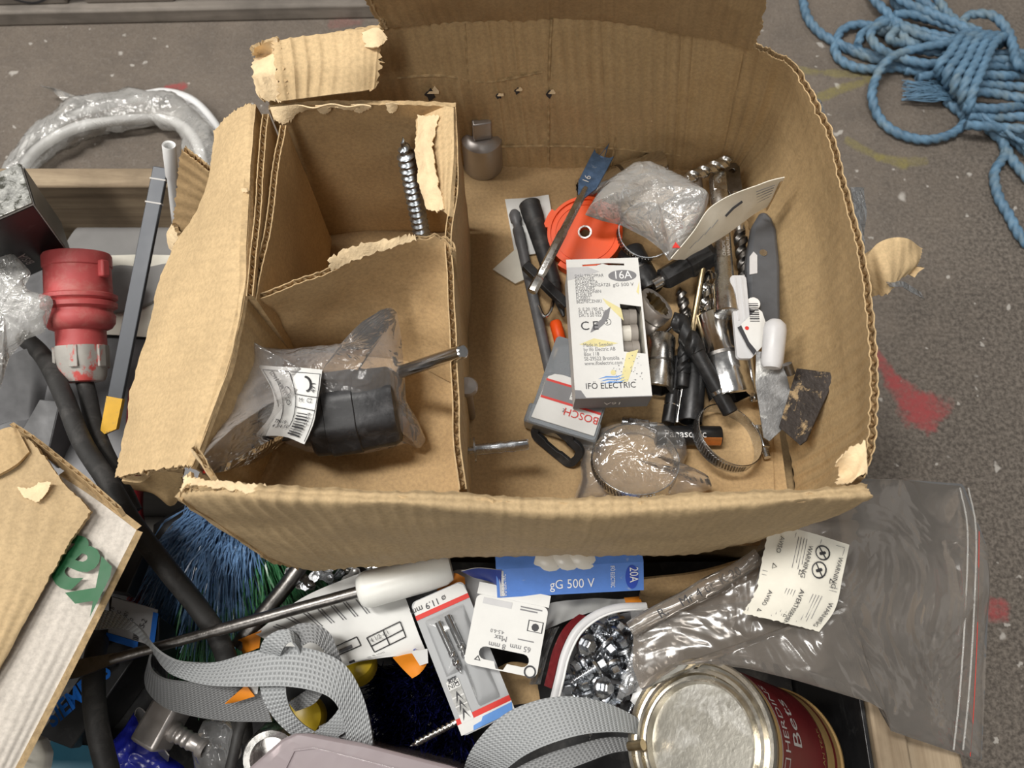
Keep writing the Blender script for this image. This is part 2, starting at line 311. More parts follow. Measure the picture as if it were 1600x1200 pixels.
def sheet(rows, nu=40, nv=24, t=.004, amp=.0, nscale=30., tear=(), tearamp=.003, flute=(), smooth=True, seed=0, flip=False, period=.0065, wrinkle=0., wscale=40., swap=False, corr=0., cper=.0098):
    """a bent board through a grid of points; tear / flute name edges: u0 u1 (row ends) v0 v1 (first, last row)"""
    ip = cr if smooth else lin
    cols = [ip(r, nu) for r in rows]
    g = [[None]*nu for _ in range(nv)]
    for i in range(nu):
        c = ip([cols[k][i] for k in range(len(rows))], nv)
        for j in range(nv): g[j][i] = c[j]
    so = V((seed*3.1, seed*1.7, seed*.9))
    def tn(s, q): return noise.noise(V((s*90+q*7.3, q*3.1, seed)))*.6+noise.noise(V((s*300, q*5+seed, 2.)))*.4
    def du(j, i): return g[j][min(i+1, nu-1)]-g[j][max(i-1, 0)]
    def dv(j, i): return g[min(j+1, nv-1)][i]-g[max(j-1, 0)][i]
    # torn outlines
    off = {}
    fall = 4
    for e in tear:
        for q in range(nv if e[0] == 'u' else nu):
            for k in range(fall):
                if e == 'u0': j, i = q, k; d = -du(j, i)
                elif e == 'u1': j, i = q, nu-1-k; d = du(j, i)
                elif e == 'v0': j, i = k, q; d = -dv(j, i)
                else: j, i = nv-1-k, q; d = dv(j, i)
                s = q/(nv if e[0] == 'u' else nu)*.35
                if d.length > 1e-9: off.setdefault((j, i), V()); off[(j, i)] += d.normalized()*(tn(s, ord(e[0])+int(e[1])*11)*tearamp*(1-k/fall))
    for (j, i), d in off.items(): g[j][i] = g[j][i]+d
    nm = [[None]*nu for _ in range(nv)]
    jc, ic = nv//2, nu//2; nc = du(jc, ic).cross(dv(jc, ic)); sg = 1 if nc.dot(cam.location-g[jc][ic]) > 0 else -1
    if flip: sg = -sg
    for j in range(nv):
        for i in range(nu):
            n = du(j, i).cross(dv(j, i)); n = n.normalized() if n.length > 1e-12 else V((0, 0, 1)); nm[j][i] = n*sg
    if amp or wrinkle:
        for j in range(nv):
            for i in range(nu):
                p = g[j][i]; d = 0
                if amp: d += amp*noise.noise(p*nscale+so)
                if wrinkle: d += wrinkle*(.35-abs(noise.noise(p*wscale+so*2)))*2
                g[j][i] = p+nm[j][i]*d
    if corr:
        s_ = 0.
        for i in range(nu):
            if i: s_ += (g[jc][i]-g[jc][i-1]).length
            ph = noise.noise(V((s_*12, seed, 3.)))*1.5; am = .45+.55*max(0, noise.noise(V((s_*28, seed*2., 1.)))*1.6+.4)
            w0 = (math.sin(2*PI*s_/cper+ph)*.5+.5)**2
            for j in range(nv): g[j][i] = g[j][i]+nm[j][i]*(corr*am*w0*(.75+.25*noise.noise(V((s_*20, j*.35, seed)))))
    us = [[0.]*nu for _ in range(nv)]; vs_ = [[0.]*nu for _ in range(nv)]
    for j in range(nv):
        for i in range(nu):
            if i: us[j][i] = us[j][i-1]+(g[jc][i]-g[jc][i-1]).length
            if j: vs_[j][i] = vs_[j-1][i]+(g[j][ic]-g[j-1][ic]).length
    mb = MB(); A = []; uvs = []
    for j in range(nv):
        for i in range(nu): A.append(g[j][i]); uvs.append((vs_[j][i], us[j][i]) if swap else (us[j][i], vs_[j][i]))
    B = [g[j][i]-nm[j][i]*t for j in range(nv) for i in range(nu)]
    fs = []
    for j in range(nv-1):
        for i in range(nu-1):
            a = j*nu+i; q = (a, a+1, a+nu+1, a+nu); fs.append(q if sg > 0 else q[::-1])
    nA = nu*nv
    mb.add(A+B, fs+[tuple(nA+k for k in f[::-1]) for f in fs], [0]*len(fs)+[1]*len(fs), uvs+uvs)
    edges = {'v0': [(0, i) for i in range(nu)], 'v1': [(nv-1, i) for i in range(nu)], 'u0': [(j, 0) for j in range(nv)], 'u1': [(j, nu-1) for j in range(nv)]}
    for e, idx in edges.items():
        T = [g[j][i] for j, i in idx]; N = [nm[j][i] for j, i in idx]; Bt = [p-n*t for p, n in zip(T, N)]
        inn = []
        for j, i in idx:
            d = {'v0': dv(j, i), 'v1': -dv(j, i), 'u0': du(j, i), 'u1': -du(j, i)}[e]; inn.append(d.normalized() if d.length > 1e-9 else V())
        k = len(T)
        if e in flute:
            l = t*.16; dp = .005
            R = [T, [p-n*l for p, n in zip(T, N)], [p-n*l*1.2+d*dp for p, n, d in zip(T, N, inn)], [p+n*l*1.2+d*dp for p, n, d in zip(Bt, N, inn)], [p+n*l for p, n in zip(Bt, N)], Bt]
            V_ = [p for r in R for p in r]; f2 = []
            for a in range(5):
                for b in range(k-1): f2.append((a*k+b, a*k+b+1, (a+1)*k+b+1, (a+1)*k+b))
            mb.add(V_, f2, 2)
            s = 0.; S = [0.]
            for b in range(1, k): s += (T[b]-T[b-1]).length; S.append(s)
            if s > 0:
                m = max(6, int(s/period*8)); W = []; b = 0
                for q in range(m+1):
                    x = s*q/m
                    while b < k-2 and S[b+1] < x: b += 1
                    f = (x-S[b])/max(1e-9, S[b+1]-S[b]); tp = T[b].lerp(T[b+1], f); bp = Bt[b].lerp(Bt[b+1], f); dd = inn[b].lerp(inn[b+1], f)
                    c = tp.lerp(bp, .5+.33*math.sin(2*PI*x/period)); W += [c+dd*.0002, c+dd*.0048]
                mb.add(W, [(2*q, 2*q+1, 2*q+3, 2*q+2) for q in range(m)], 2)
        else:
            mb.add(T+Bt, [(b, b+1, k+b+1, k+b) for b in range(k-1)], 2)
    return mb
def pillow(outline, center, h, rings=26, seg=140, crumple=.004, scale=35., seed=1, power=.6, flatlow=True, low=.0015, sharpw=.5):
    """bag: closed outline at its own heights, swelling by h in the middle, crumpled"""
    n = len(outline); ring = []
    ol = outline+[outline[0]]
    L = [0.]
    for i in range(n): L.append(L[-1]+(ol[i+1]-ol[i]).length)
    for k in range(seg):
        x = L[-1]*k/seg; i = 0
        while L[i+1] < x: i += 1
        ring.append(ol[i].lerp(ol[i+1], (x-L[i])/max(1e-9, L[i+1]-L[i])))
    vs = []; fs = []; so = V((seed*2.3, seed, seed*.7))
    def cz(p): return noise.noise(p*scale+so)*(1-sharpw)+sharpw*(.5-2*abs(noise.noise(p*scale*.8+so*2)))+.35*(.3-abs(noise.noise(p*scale*2.6+so)))
    tops = []; bots = []
    for r in range(rings+1):
        q = 1-r/rings*.985
        for k in range(seg):
            p = center.lerp(ring[k], q); base = p.z; d = (1-q*q)**power
            z = base+h*d+crumple*cz(V((p.x, p.y, 0)))*min(1, .25+4*(1-q)); tops.append(V((p.x, p.y, z))); bots.append(V((p.x, p.y, base-low*min(1, 6*(1-q)))))
    m = seg
    def tri(off, rev):
        out = []
        for r in range(rings):
            for k in range(m):
                a = off+r*m+k; b = off+r*m+(k+1) % m; q = (a, b, b+m, a+m); out.append(q[::-1] if rev else q)
        out.append(tuple(off+rings*m+k for k in range(m))[::-1 if rev else 1])
        return out
    ccw = sum(ring[k].x*ring[(k+1) % m].y-ring[(k+1) % m].x*ring[k].y for k in range(m)) > 0
    mb = MB(); mb.add(tops, tri(0, not ccw), 0)
    if flatlow: mb.add(bots, tri(0, ccw), 0)
    return mb
def text(parent, s, x, y, size, mat, rot=0., z=.0004, align='LEFT', sx=1., name='lettering', M=None, bend=None, lines=1.0, shear=0., bold=0.):
    c = bpy.data.curves.new(name, 'FONT'); c.body = s; c.size = size; c.align_x = align; c.space_line = lines; c.resolution_u = 3; c.shear = shear; c.offset = bold
    o = bpy.data.objects.new(name, c); me = bpy.data.meshes.new_from_object(o); bpy.data.objects.remove(o); bpy.data.curves.remove(c)
    me.name = name; me.transform(Matrix.Translation((x, y, z)) @ Matrix.Rotation(rot, 4, 'Z') @ Matrix.Diagonal((sx, 1, 1, 1)))
    if bend:
        for v in me.vertices: v.co = bend(v.co)
    if M is not None: me.transform(M)
    me.materials.clear(); me.materials.append(MATS[mat])
    ob = bpy.data.objects.new(name, me); COL.objects.link(ob); ob.parent = parent; return ob
def rect(parent, name, x0, x1, y0, y1, mat, z=.0003, M=None, skew=0.):
    mb = MB(); mb.add([(x0, y0, z), (x1, y0, z), (x1+skew, y1, z), (x0+skew, y1, z)], [(0, 1, 2, 3)], 0, None, M); return mb.build(name, mat, parent)
def shape(parent, name, pts, mat, z=.0003, holes=(), t=.0001, M=None):
    mb = MB(); mb.poly(pts, holes, z, z+t, 0, M); return mb.build(name, mat, parent)
def circ(cx, cy, r, n=24, ry=None): return [(cx+r*math.cos(2*PI*k/n), cy+(ry or r)*math.sin(2*PI*k/n)) for k in range(n)]
def rrect(x0, x1, y0, y1, r, n=5):
    out = []
    for cx, cy, a0 in ((x1-r, y1-r, 0), (x0+r, y1-r, 90), (x0+r, y0+r, 180), (x1-r, y0+r, 270)):
        for k in range(n+1):
            a = math.radians(a0+90*k/n); out.append((cx+r*math.cos(a), cy+r*math.sin(a)))
    return out
def copytree(o, M, parent=None):
    c = o.copy(); COL.objects.link(c)
    if parent is None: c.matrix_basis = M
    else: c.parent = parent
    for ch in o.children: copytree(ch, None, c)
    return c
def thread_mb(L, r, h, pitch, seg=20, taper=0.0, M=None, mb=None, tip=0.):
    """screw thread along z from 0 to L; the last tip metres run to a point"""
    mb = mb or MB(); n = int(L/pitch*12); vs = []; fs = []
    for i in range(n+1):
        z = L*i/n; k = 1.
        if tip and z > L-tip: k = max(.04, (L-z)/tip)
        for s in range(seg):
            a = 2*PI*s/seg; ph = (z/pitch-s/seg) % 1.; tri = max(0, 1-abs(ph-.5)*2.6)
            rr = (r+h*tri)*k; vs.append((rr*math.cos(a), rr*math.sin(a), z))
    for i in range(n):
        for s in range(seg): fs.append((i*seg+s, i*seg+(s+1) % seg, (i+1)*seg+(s+1) % seg, (i+1)*seg+s))
    fs.append(tuple(range(seg))[::-1]); fs.append(tuple(n*seg+s for s in range(seg)))
    mb.add(vs, fs, 0, None, M); return mb
def drill_mb(L, r, pitch, seg=20, depth=.42, tip=.006, M=None, mb=None):
    mb = mb or MB(); n = max(12, int(L/pitch*18)); vs = []; fs = []
    for i in range(n+1):
        z = L*i/n; k = 1. if z < L-tip else max(.05, (L-z)/tip)
        for s in range(seg):
            a = 2*PI*s/seg; c = math.cos(2*a); g = max(0., c)**.7
            rr = r*(1-depth*g)*k; b = a+2*PI*z/pitch; vs.append((rr*math.cos(b), rr*math.sin(b), z))
    for i in range(n):
        for s in range(seg): fs.append((i*seg+s, i*seg+(s+1) % seg, (i+1)*seg+(s+1) % seg, (i+1)*seg+s))
    fs.append(tuple(range(seg))[::-1]); fs.append(tuple(n*seg+s for s in range(seg)))
    mb.add(vs, fs, 0, None, M); return mb
# ================================================================== the setting: concrete floor with paint marks
def floor_material():
    m, nt, p, tc = newmat('concrete'); co = tc.outputs['Object']
    n1 = noisen(nt, co, 2.2, 5, .6); n2 = noisen(nt, co, 26, 6, .7); n3 = noisen(nt, co, 150, 4, .75); n4 = noisen(nt, co, 420, 3, .7)
    c = ramp(nt, n1, [(.35, (.165, .137, .112)), (.65, (.225, .188, .155))])
    c = mixc(nt, ramp(nt, n2, [(.42, .0), (.70, .5)]), c, (.115, .098, .085))
    c = mixc(nt, ramp(nt, n3, [(.50, 0.), (.66, .35)]), c, (.27, .24, .21))
    c = mixc(nt, ramp(nt, n4, [(.36, .45), (.48, 0.)]), c, (.07, .062, .056))
    # the worn coarse patch on the right hand side
    sp = nd(nt, 'ShaderNodeSeparateXYZ'); nt.links.new(co, sp.inputs[0])
    k = math_(nt, 'SUBTRACT', sp.outputs[0], math_(nt, 'MULTIPLY', sp.outputs[1], .55))
    k = math_(nt, 'ADD', k, math_(nt, 'MULTIPLY', n2, .35))
    worn = ramp(nt, math_(nt, 'MULTIPLY', k, 1.), [(.22, 0.), (.48, 1.)])
    coarse = mixc(nt, ramp(nt, noisen(nt, co, 240, 4, .7), [(.40, 0.), (.62, 1.)]), (.075, .064, .055), (.21, .182, .155))
    c = mixc(nt, math_(nt, 'MULTIPLY', worn, .85), c, coarse)
    # chips of white paint
    for sc, th, seed in ((8., .045, 0.), (21., .075, 3.), (50., .10, 7.)):
        mp = nd(nt, 'ShaderNodeMapping'); mp.inputs['Location'].default_value = (seed, seed*.7, 0); nt.links.new(co, mp.inputs[0])
        wob = nd(nt, 'ShaderNodeVectorMath', operation='ADD'); nt.links.new(mp.outputs[0], wob.inputs[0])
        nz = nd(nt, 'ShaderNodeTexNoise'); nz.inputs['Scale'].default_value = sc*3; nt.links.new(co, nz.inputs['Vector'])
        scv = nd(nt, 'ShaderNodeVectorMath', operation='SCALE'); nt.links.new(nz.outputs[1], scv.inputs[0]); scv.inputs['Scale'].default_value = .5/sc
        nt.links.new(scv.outputs[0], wob.inputs[1])
        vo = nd(nt, 'ShaderNodeTexVoronoi'); vo.inputs['Scale'].default_value = sc; nt.links.new(wob.outputs[0], vo.inputs['Vector'])
        sel = nd(nt, 'ShaderNodeSeparateColor'); nt.links.new(vo.outputs['Color'], sel.inputs[0])
        pick = math_(nt, 'GREATER_THAN', sel.outputs[0], .62)
        f = math_(nt, 'MULTIPLY', ramp(nt, vo.outputs['Distance'], [(th, 1.), (th+.04, 0.)]), pick)
        c = mixc(nt, math_(nt, 'MULTIPLY', f, .8), c, (.50, .47, .43))
    def seg(c, a, b, wd, col, st, rag=.5):
        a = V((a.x, a.y, 0)); b = V((b.x, b.y, 0)); ba = b-a
        pa = nd(nt, 'ShaderNodeVectorMath', operation='SUBTRACT'); nt.links.new(co, pa.inputs[0]); pa.inputs[1].default_value = a
        dt = nd(nt, 'ShaderNodeVectorMath', operation='DOT_PRODUCT'); nt.links.new(pa.outputs[0], dt.inputs[0]); dt.inputs[1].default_value = ba
        h = math_(nt, 'DIVIDE', dt.outputs['Value'], ba.dot(ba), True)
        sv = nd(nt, 'ShaderNodeVectorMath', operation='SCALE'); sv.inputs[0].default_value = ba; nt.links.new(h, sv.inputs['Scale'])
        df = nd(nt, 'ShaderNodeVectorMath', operation='SUBTRACT'); nt.links.new(pa.outputs[0], df.inputs[0]); nt.links.new(sv.outputs[0], df.inputs[1])
        ln = nd(nt, 'ShaderNodeVectorMath', operation='LENGTH'); nt.links.new(df.outputs[0], ln.inputs[0])
        d = math_(nt, 'ADD', ln.outputs['Value'], math_(nt, 'MULTIPLY', math_(nt, 'SUBTRACT', n2, .5), wd*rag*6))
        f = ramp(nt, math_(nt, 'DIVIDE', d, wd*2), [(.25, 1.), (.5, 0.)])
        f = math_(nt, 'MULTIPLY', f, math_(nt, 'MULTIPLY', ramp(nt, n3, [(.3, .35), (.6, 1.)]), st))
        return mixc(nt, f, c, col)
    R, Y = (.36, .070, .072), (.25, .215, .055)
    for a, b, wd, col, st in (((1362, 550), (1400, 595), .010, R, .8), ((1400, 595), (1452, 660), .016, R, .85), ((1432, 640), (1455, 640), .020, R, .8), ((1552, 958), (1562, 956), .012, R, .8),
                              ((262, 138), (284, 136), .008, R, .9), ((520, 38), (560, 36), .010, R, .25), ((1242, 108), (1345, 118), .008, Y, .5), ((1282, 152), (1362, 122), .008, Y, .6),
                              ((1325, 220), (1375, 246), .008, Y, .5), ((1375, 246), (1412, 257), .009, Y, .5), ((1412, 257), (1445, 252), .008, Y, .35)):
        c = seg(c, U(*a, 0), U(*b, 0), wd, col, st)
    nt.links.new(c, p.inputs['Base Color']); p.inputs['Roughness'].default_value = .82; p.inputs['Specular IOR Level'].default_value = .3
    h = math_(nt, 'ADD', math_(nt, 'MULTIPLY', n3, .7), math_(nt, 'ADD', math_(nt, 'MULTIPLY', n4, .4), math_(nt, 'MULTIPLY', n2, .6)))
    nt.links.new(bumpn(nt, h, .55, .004), p.inputs['Normal'])
floor_material()
fl = MB(); fl.add([(-3, -3, 0), (3, -3, 0), (3, 4, 0), (-3, 4, 0)], [(0, 1, 2, 3)]); fo = fl.build('floor', 'concrete'); fo['kind'] = 'structure'; fo['label'] = 'worn grey brown concrete floor with paint flecks'
# ------------------------------------------------------------------ wooden pallet at the far edge
a, b = U(-60, 43, 0), U(640, 28, 0)
M = Matrix.Translation(a) @ Matrix.Rotation(math.atan2(b.y-a.y, b.x-a.x), 4, 'Z')
t = thing('pallet', 'weathered grey wooden pallet lying on the floor behind the boxes', 'pallet', M)
Lp = (b-a).length+.1
for y0, y1, z0, z1, x0, x1 in ((0, .09, 0, .022, 0, Lp), (.004, .10, .1, .122, 0, Lp), (.14, .24, .1, .122, 0, Lp), (.28, .40, .1, .122, 0, Lp), (.16, .26, 0, .022, 0, Lp)):
    mb = MB(); mb.box(x0, x1, y0, y1, z0, z1); mb.build('board', 'wood_grey', t, bevel=.003)
for x0, x1 in ((0, .012+U(62, 20, .05).x-a.x), (U(92, 20, .05).x-a.x+.01, U(250, 20, .05).x-a.x), (.62, Lp)):
    mb = MB(); mb.box(x0, x1, .012, .11, .022, .1); mb.build('block', 'wood_grey', t, bevel=.003)
mb = MB(); mb.poly(circ(.105, .052, .036, 32), [circ(.105, .052, .033, 32)], -.0006, 0, 0, Matrix.Translation((0, .0115, .008)) @ Matrix.Rotation(PI/2, 4, 'X')); mb.build('round_stamp', 'ink', t)
# ------------------------------------------------------------------ the crate (pallet collar) that holds the jumble
t = thing('pallet_collar_crate', 'low wooden pallet collar crate filled with a jumble of tools', 'crate', V((-.2, .1, 0)))
def wb(nm, x0, x1, y0, y1, z0, z1, mat): mb = MB(); mb.box(x0, x1, y0, y1, z0, z1); return mb.build(nm, mat, t, bevel=.002, world=True)
wb('back_board', -.66, .262, .413, .433, .012, .2, 'wood_crate'); wb('side_board', .24, .262, -.34, .412, .012, .2, 'wood_crate_y'); wb('side_board', -.66, -.64, -.34, .412, .012, .2, 'wood_crate_y'); wb('front_board', -.638, .238, -.34, -.32, .012, .2, 'wood_crate')
wb('base_board', -.638, .238, -.318, .411, .0, .02, 'dark_floor')
solo(MB().box(.2355, .2385, -.30, .10, .021, .196), 'shade_sheet', 'box_black', 'added black sheet standing in for the shade next to the paint can', 'shade sheet', bevel=.0005)  # added black sheet, stands in for the shadow between can and board
mb = MB(); mb.box(.2635, .300, -.20, .075, .0, .192); o = recenter(mb.build('wood_offcut', 'wood_crate_y', bevel=.003))
tag(o, 'rough wooden offcut block against the crate under the big clear zip bag', 'wood block')
# ------------------------------------------------------------------ lower carton that carries the open box
t = thing('lower_carton', 'brown carton in the crate underneath the large open box', 'box', V((.05, .25, .02)))
mb = MB(); mb.box(-.12, .215, .115, .40, .021, .19); mb.build('body', 'card_plain', t, world=True, bevel=.002)
sheet([[U(1000, 905, .2), U(1090, 895, .205), U(1185, 868, .21)], [U(1000, 930, .19), U(1090, 925, .195), U(1185, 900, .195)], [U(990, 960, .15), U(1085, 950, .15), U(1180, 935, .15)]], 30, 16, t=.003, amp=.002, seed=5).build('top_flap', ['card_plain', 'card_plain', 'card_edge'], t, world=True)
# ================================================================== the large open carton
t = thing('open_cardboard_box', 'large torn open cardboard box holding tools and a smaller carton', 'box', V((.0, .26, ZF)))
CE = ['card_inner', 'card', 'card_edge']
ZR = .365
mb = MB(); mb.box(-.188, .200, .098, .424, ZF-.006, ZF-.002); mb.build('box_floor', 'card_plain', t, world=True)
sheet([[F(690, 258, .0), F(900, 256, .0), F(1140, 255, .0)], [F(710, 560, .0), F(950, 560, .0), F(1197, 560, .0)], [F(705, 790, 0.), F(960, 792, .0), F(1211, 790, .0)]], 40, 40, t=.002, amp=.0012, nscale=22, seed=2).build('floor_liner', ['card_plain', 'card_plain', 'card_edge'], t, world=True)
btop = [U(400, 100, .362), U(500, 62, .362), U(600, 42, .363), U(735, 33, .367), U(870, 27, .369), U(1020, 40, .368), U(1165, 66, .366)]
bbot = [V((-.19, .424, ZF)), V((-.125, .424, ZF)), V((-.07, .423, ZF)), V((-.015, .423, ZF)), V((.05, .422, ZF)), V((.12, .421, ZF)), V((.178, .420, ZF))]
bmid = [p.lerp(q, .5)+V((0, -.002, 0)) for p, q in zip(btop, bbot)]
sheet([btop, bmid, bbot], 280, 34, t=.004, amp=.0022, nscale=26, seed=3, wrinkle=.0008, wscale=18, corr=.0021).build('back_wall', CE, t, world=True)
for pts, nm in (([(610, 122), (690, 118), (760, 128), (848, 112)], 'crease'), ([(775, 229), (880, 228), (960, 232), (1110, 247)], 'crease'), ([(862, 30), (858, 110), (857, 256)], 'crease'), ([(995, 42), (975, 130), (956, 258)], 'crease'), ([(726, 36), (731, 110), (735, 160)], 'crease')):
    pp = []
    for (x, y) in pts:                                          # raised fold ridge lying on the back wall
        lo, hi = ZF, .37
        for _ in range(24):
            mid = (lo+hi)/2; q = U(x, y, mid); f = (mid-ZF)/(.366-ZF); yw = .4215+f*(btop[4].y-.4215)-.0022
            if q.y > yw: lo = mid
            else: hi = mid
        pp.append(U(x, y, lo))
    mb = MB(); mb.tube(fine(pp, .006), .0011, 6); mb.build(nm, 'card_inner', t, world=True)
for (x, y, r) in ((779, 150, 5), (808, 142, 5), (858, 147, 6), (1018, 190, 7), (672, 148, 9)):      # punched holes with lifted rims
    lo, hi = ZF, .37
    for _ in range(24):
        mid = (lo+hi)/2; q = U(x, y, mid); f = (mid-ZF)/(.366-ZF); yw = .4215+f*(btop[4].y-.4215)-.0045
        if q.y > yw: lo = mid
        else: hi = mid
    c = U(x, y, lo); rr = r/2500.
    pts = [(rr*(1+.5*math.sin(3.1*k+x))*math.cos(k*PI/5), rr*1.5*(1+.4*math.sin(2.3*k+y))*math.sin(k*PI/5)) for k in range(10)]
    mb = MB(); mb.poly(pts, (), 0, .0004, 0, Matrix.Translation(c) @ Matrix.Rotation(PI/2, 4, 'X')); mb.build('punched_hole', 'ink', t, world=True)
    mb = MB(); mb.poly([(p[0]*1.15+rr*.9, p[1]*.8+rr*.5) for p in pts[:6]], (), 0, .0012, 0, Matrix.Translation(c+V((0, -.0008, 0))) @ Matrix.Rotation(PI/2-.4, 4, 'X')); mb.build('lifted_paper', 'torn', t, world=True)
rtop = [U(1165, 66, .366), U(1205, 88, .366), U(1240, 108, .365), U(1283, 195, .366), U(1322, 325, .366), U(1349, 455, .366), U(1362, 570, .365), U(1358, 680, .362), U(1338, 742, .357)]
rbot = [V((.178, .420, ZF)), V((.188, .418, ZF)), V((.194, .408, ZF)), V((.199, .36, ZF)), V((.201, .30, ZF)), V((.203, .24, ZF)), V((.204, .19, ZF)), V((.204, .14, ZF)), V((.198, .108, ZF))]
rmid = [p.lerp(q, .5)+V((.010*math.sin(PI*i/8), 0, 0)) for i, (p, q) in enumerate(zip(rtop, rbot))]
sheet([rtop, rmid, rbot], 280, 34, t=.0045, corr=.0014, amp=.0022, nscale=22, seed=9, flute=('v0',), tear=('v0',), tearamp=.0035).build('right_wall', CE, t, world=True)
# peeled light ply on the rim corner, torn lid corner
sheet([[U(1310, 725, .362), U(1330, 700, .364), U(1352, 690, .366)], [U(1312, 742, .352), U(1335, 735, .358), U(1355, 715, .366)], [U(1300, 756, .35), U(1330, 750, .36), U(1352, 738, .36)]], 18, 14, t=.0006, amp=.003, nscale=60, seed=4, tear=('u0', 'v1', 'v0'), tearamp=.004).build('peeled_ply', ['torn']*3, t, world=True)
ftop = [(285, 768), (330, 762), (420, 768), (520, 772), (640, 775), (760, 781), (850, 786), (960, 786), (1060, 782), (1170, 776), (1280, 768), (1354, 764)]
fz = [.352, .360, .366, .367, .367, .366, .366, .366, .366, .367, .366, .362]
T0 = [U(x, y-8, z-.004) for (x, y), z in zip(ftop, fz)]; T1 = [U(x, y, z) for (x, y), z in zip(ftop, fz)]
T2 = [U(x, y+20-8*abs(i-6)/6, z-.006)+V((0, -.002, 0)) for i, ((x, y), z) in enumerate(zip(ftop, fz))]
fb = [(458, 884), (492, 890), (545, 886), (605, 881), (680, 873), (760, 869), (840, 868), (920, 868), (1000, 868), (1080, 862), (1150, 850), (1196, 834)]
B1 = [U(x, y, ZF) for x, y in fb]; Bm = [p.lerp(q, .45)+V((0, -.003, 0)) for p, q in zip(T2, B1)]; Bn = [p.lerp(q, .72)+V((0, -.004, 0)) for p, q in zip(T2, B1)]
sheet([T0, T1, T2, Bm, Bn, B1], 320, 44, t=.004, corr=.0012, amp=.0022, nscale=30, seed=12, tear=('v0', 'u0', 'u1'), tearamp=.004, flute=('v0', 'u0', 'u1'), wrinkle=.0006).build('front_wall', ['card_old', 'card', 'card_edge'], t, world=True)
for pts in ([(360, 808, .315), (480, 812, .318), (640, 812, .322), (820, 815, .326), (1000, 810, .33), (1180, 800, .335)], [(400, 846, .262), (520, 846, .262), (680, 840, .27), (860, 838, .275), (1040, 832, .285), (1190, 815, .30)]):
    pp = []
    for x, y, z in pts:
        lo, hi = ZF, .36
        for _ in range(24):
            mid = (lo+hi)/2; q = U(x, y, mid); k = min(range(12), key=lambda i: abs(T2[i].x-q.x)); f = (mid-ZF)/(T2[k].z-ZF); yw = B1[k].y+f*(T2[k].y-B1[k].y)-.0042
            if q.y > yw: hi = mid
            else: lo = mid
        pp.append(U(x, y, lo))
    mb = MB(); mb.tube(fine(pp, .006), .0010, 6); mb.build('crease', 'card_old', t, world=True)
# second torn ply of the front wall at its left end
sheet([[U(283, 770, .36), U(300, 757, .364), U(350, 764, .366), U(410, 770, .367), U(470, 772, .366)], [U(290, 745, .36), U(310, 748, .362), U(350, 751, .364), U(410, 757, .365), U(470, 764, .363)]], 60, 10, t=.004, amp=.002, nscale=60, seed=21, tear=('v0', 'v1', 'u0'), tearamp=.004, flute=('v0', 'v1', 'u0')).build('torn_inner_ply', ['torn', 'card', 'card_edge'], t, world=True)
sheet([[U(296, 700, .372), U(305, 712, .37), U(318, 735, .366)], [U(305, 720, .362), U(318, 738, .36), U(335, 757, .36)]], 18, 10, t=.003, amp=.002, nscale=70, seed=22, tear=('v0', 'v1', 'u0'), tearamp=.003, flute=('v0',)).build('torn_corner', ['torn', 'card', 'card_edge'], t, world=True)
# wall closing the left side and the bright flap folded out over it
lw = [U(400, 163, .362), U(393, 250, .364), U(389, 310, .364), U(385, 380, .364), U(381, 470, .364), U(349, 600, .362), U(317, 685, .36), U(300, 728, .358)]
sheet([lw, [dn(p, ZF)+V((.012, 0, 0)) for p in lw]], 70, 20, t=.004, amp=.001, seed=8).build('left_wall', CE, t, world=True)
fl_ = [(330, 203, .335), (326, 290, .328), (299, 345, .318), (266, 392, .305), (232, 500, .298), (207, 612, .296), (187, 692, .296), (179, 746, .296)]
rows = []
for (x, y, z), q in zip(fl_, lw):
    p = U(x, y, z); m = p.lerp(q, .5)+V((0, 0, .004)); e = p.lerp(q, .85)+V((0, 0, .004)); rows.append([p, m, e, q])
sheet(rows, 44, 110, t=.004, amp=.0025, nscale=24, seed=15, tear=('u0', 'v1', 'v0'), tearamp=.004, flute=('u0', 'v1'), wrinkle=.0008, swap=True).build('side_flap', ['card_flap', 'card', 'card_edge'], t, world=True)
sheet([[U(330, 322, .337), U(352, 306, .352), U(388, 300, .366)], [U(334, 313, .339), U(355, 298, .353), U(388, 294, .367)]], 30, 6, t=.001, amp=.002, nscale=70, seed=33, tear=('v0', 'v1'), tearamp=.003).build('torn_ridge', ['torn']*3, t, world=True)
mb = sheet([[U(285, 742, .29), U(250, 740, .292), U(222, 757, .294), U(190, 752, .296)], [U(285, 775, .255), U(265, 790, .25), U(240, 770, .255), U(210, 765, .26)]], 24, 12, t=.004, amp=.003, nscale=50, seed=16, tear=('v1', 'u0'), tearamp=.004); mb.build('flap_underside', CE, t, world=True)
sheet([[U(268, 372, .275), U(272, 330, .29), U(277, 280, .31), U(281, 236, .335)], [U(300, 380, .268), U(318, 340, .285), U(325, 305, .305), U(326, 270, .325)]], 44, 22, t=.005, amp=.002, nscale=40, seed=17, tear=('v0', 'u1'), tearamp=.003, flute=('v0', 'u0', 'u1')).build('torn_side_piece', ['card_lid', 'card', 'card_edge'], t, world=True)
sheet([[U(262, 372, .27), U(268, 350, .285)], [U(270, 395, .265), U(276, 372, .28)]], 10, 12, t=.003, amp=.003, nscale=80, seed=18, tear=('u0', 'u1', 'v1'), tearamp=.003).build('torn_scrap', ['torn', 'card', 'card_edge'], t, world=True)
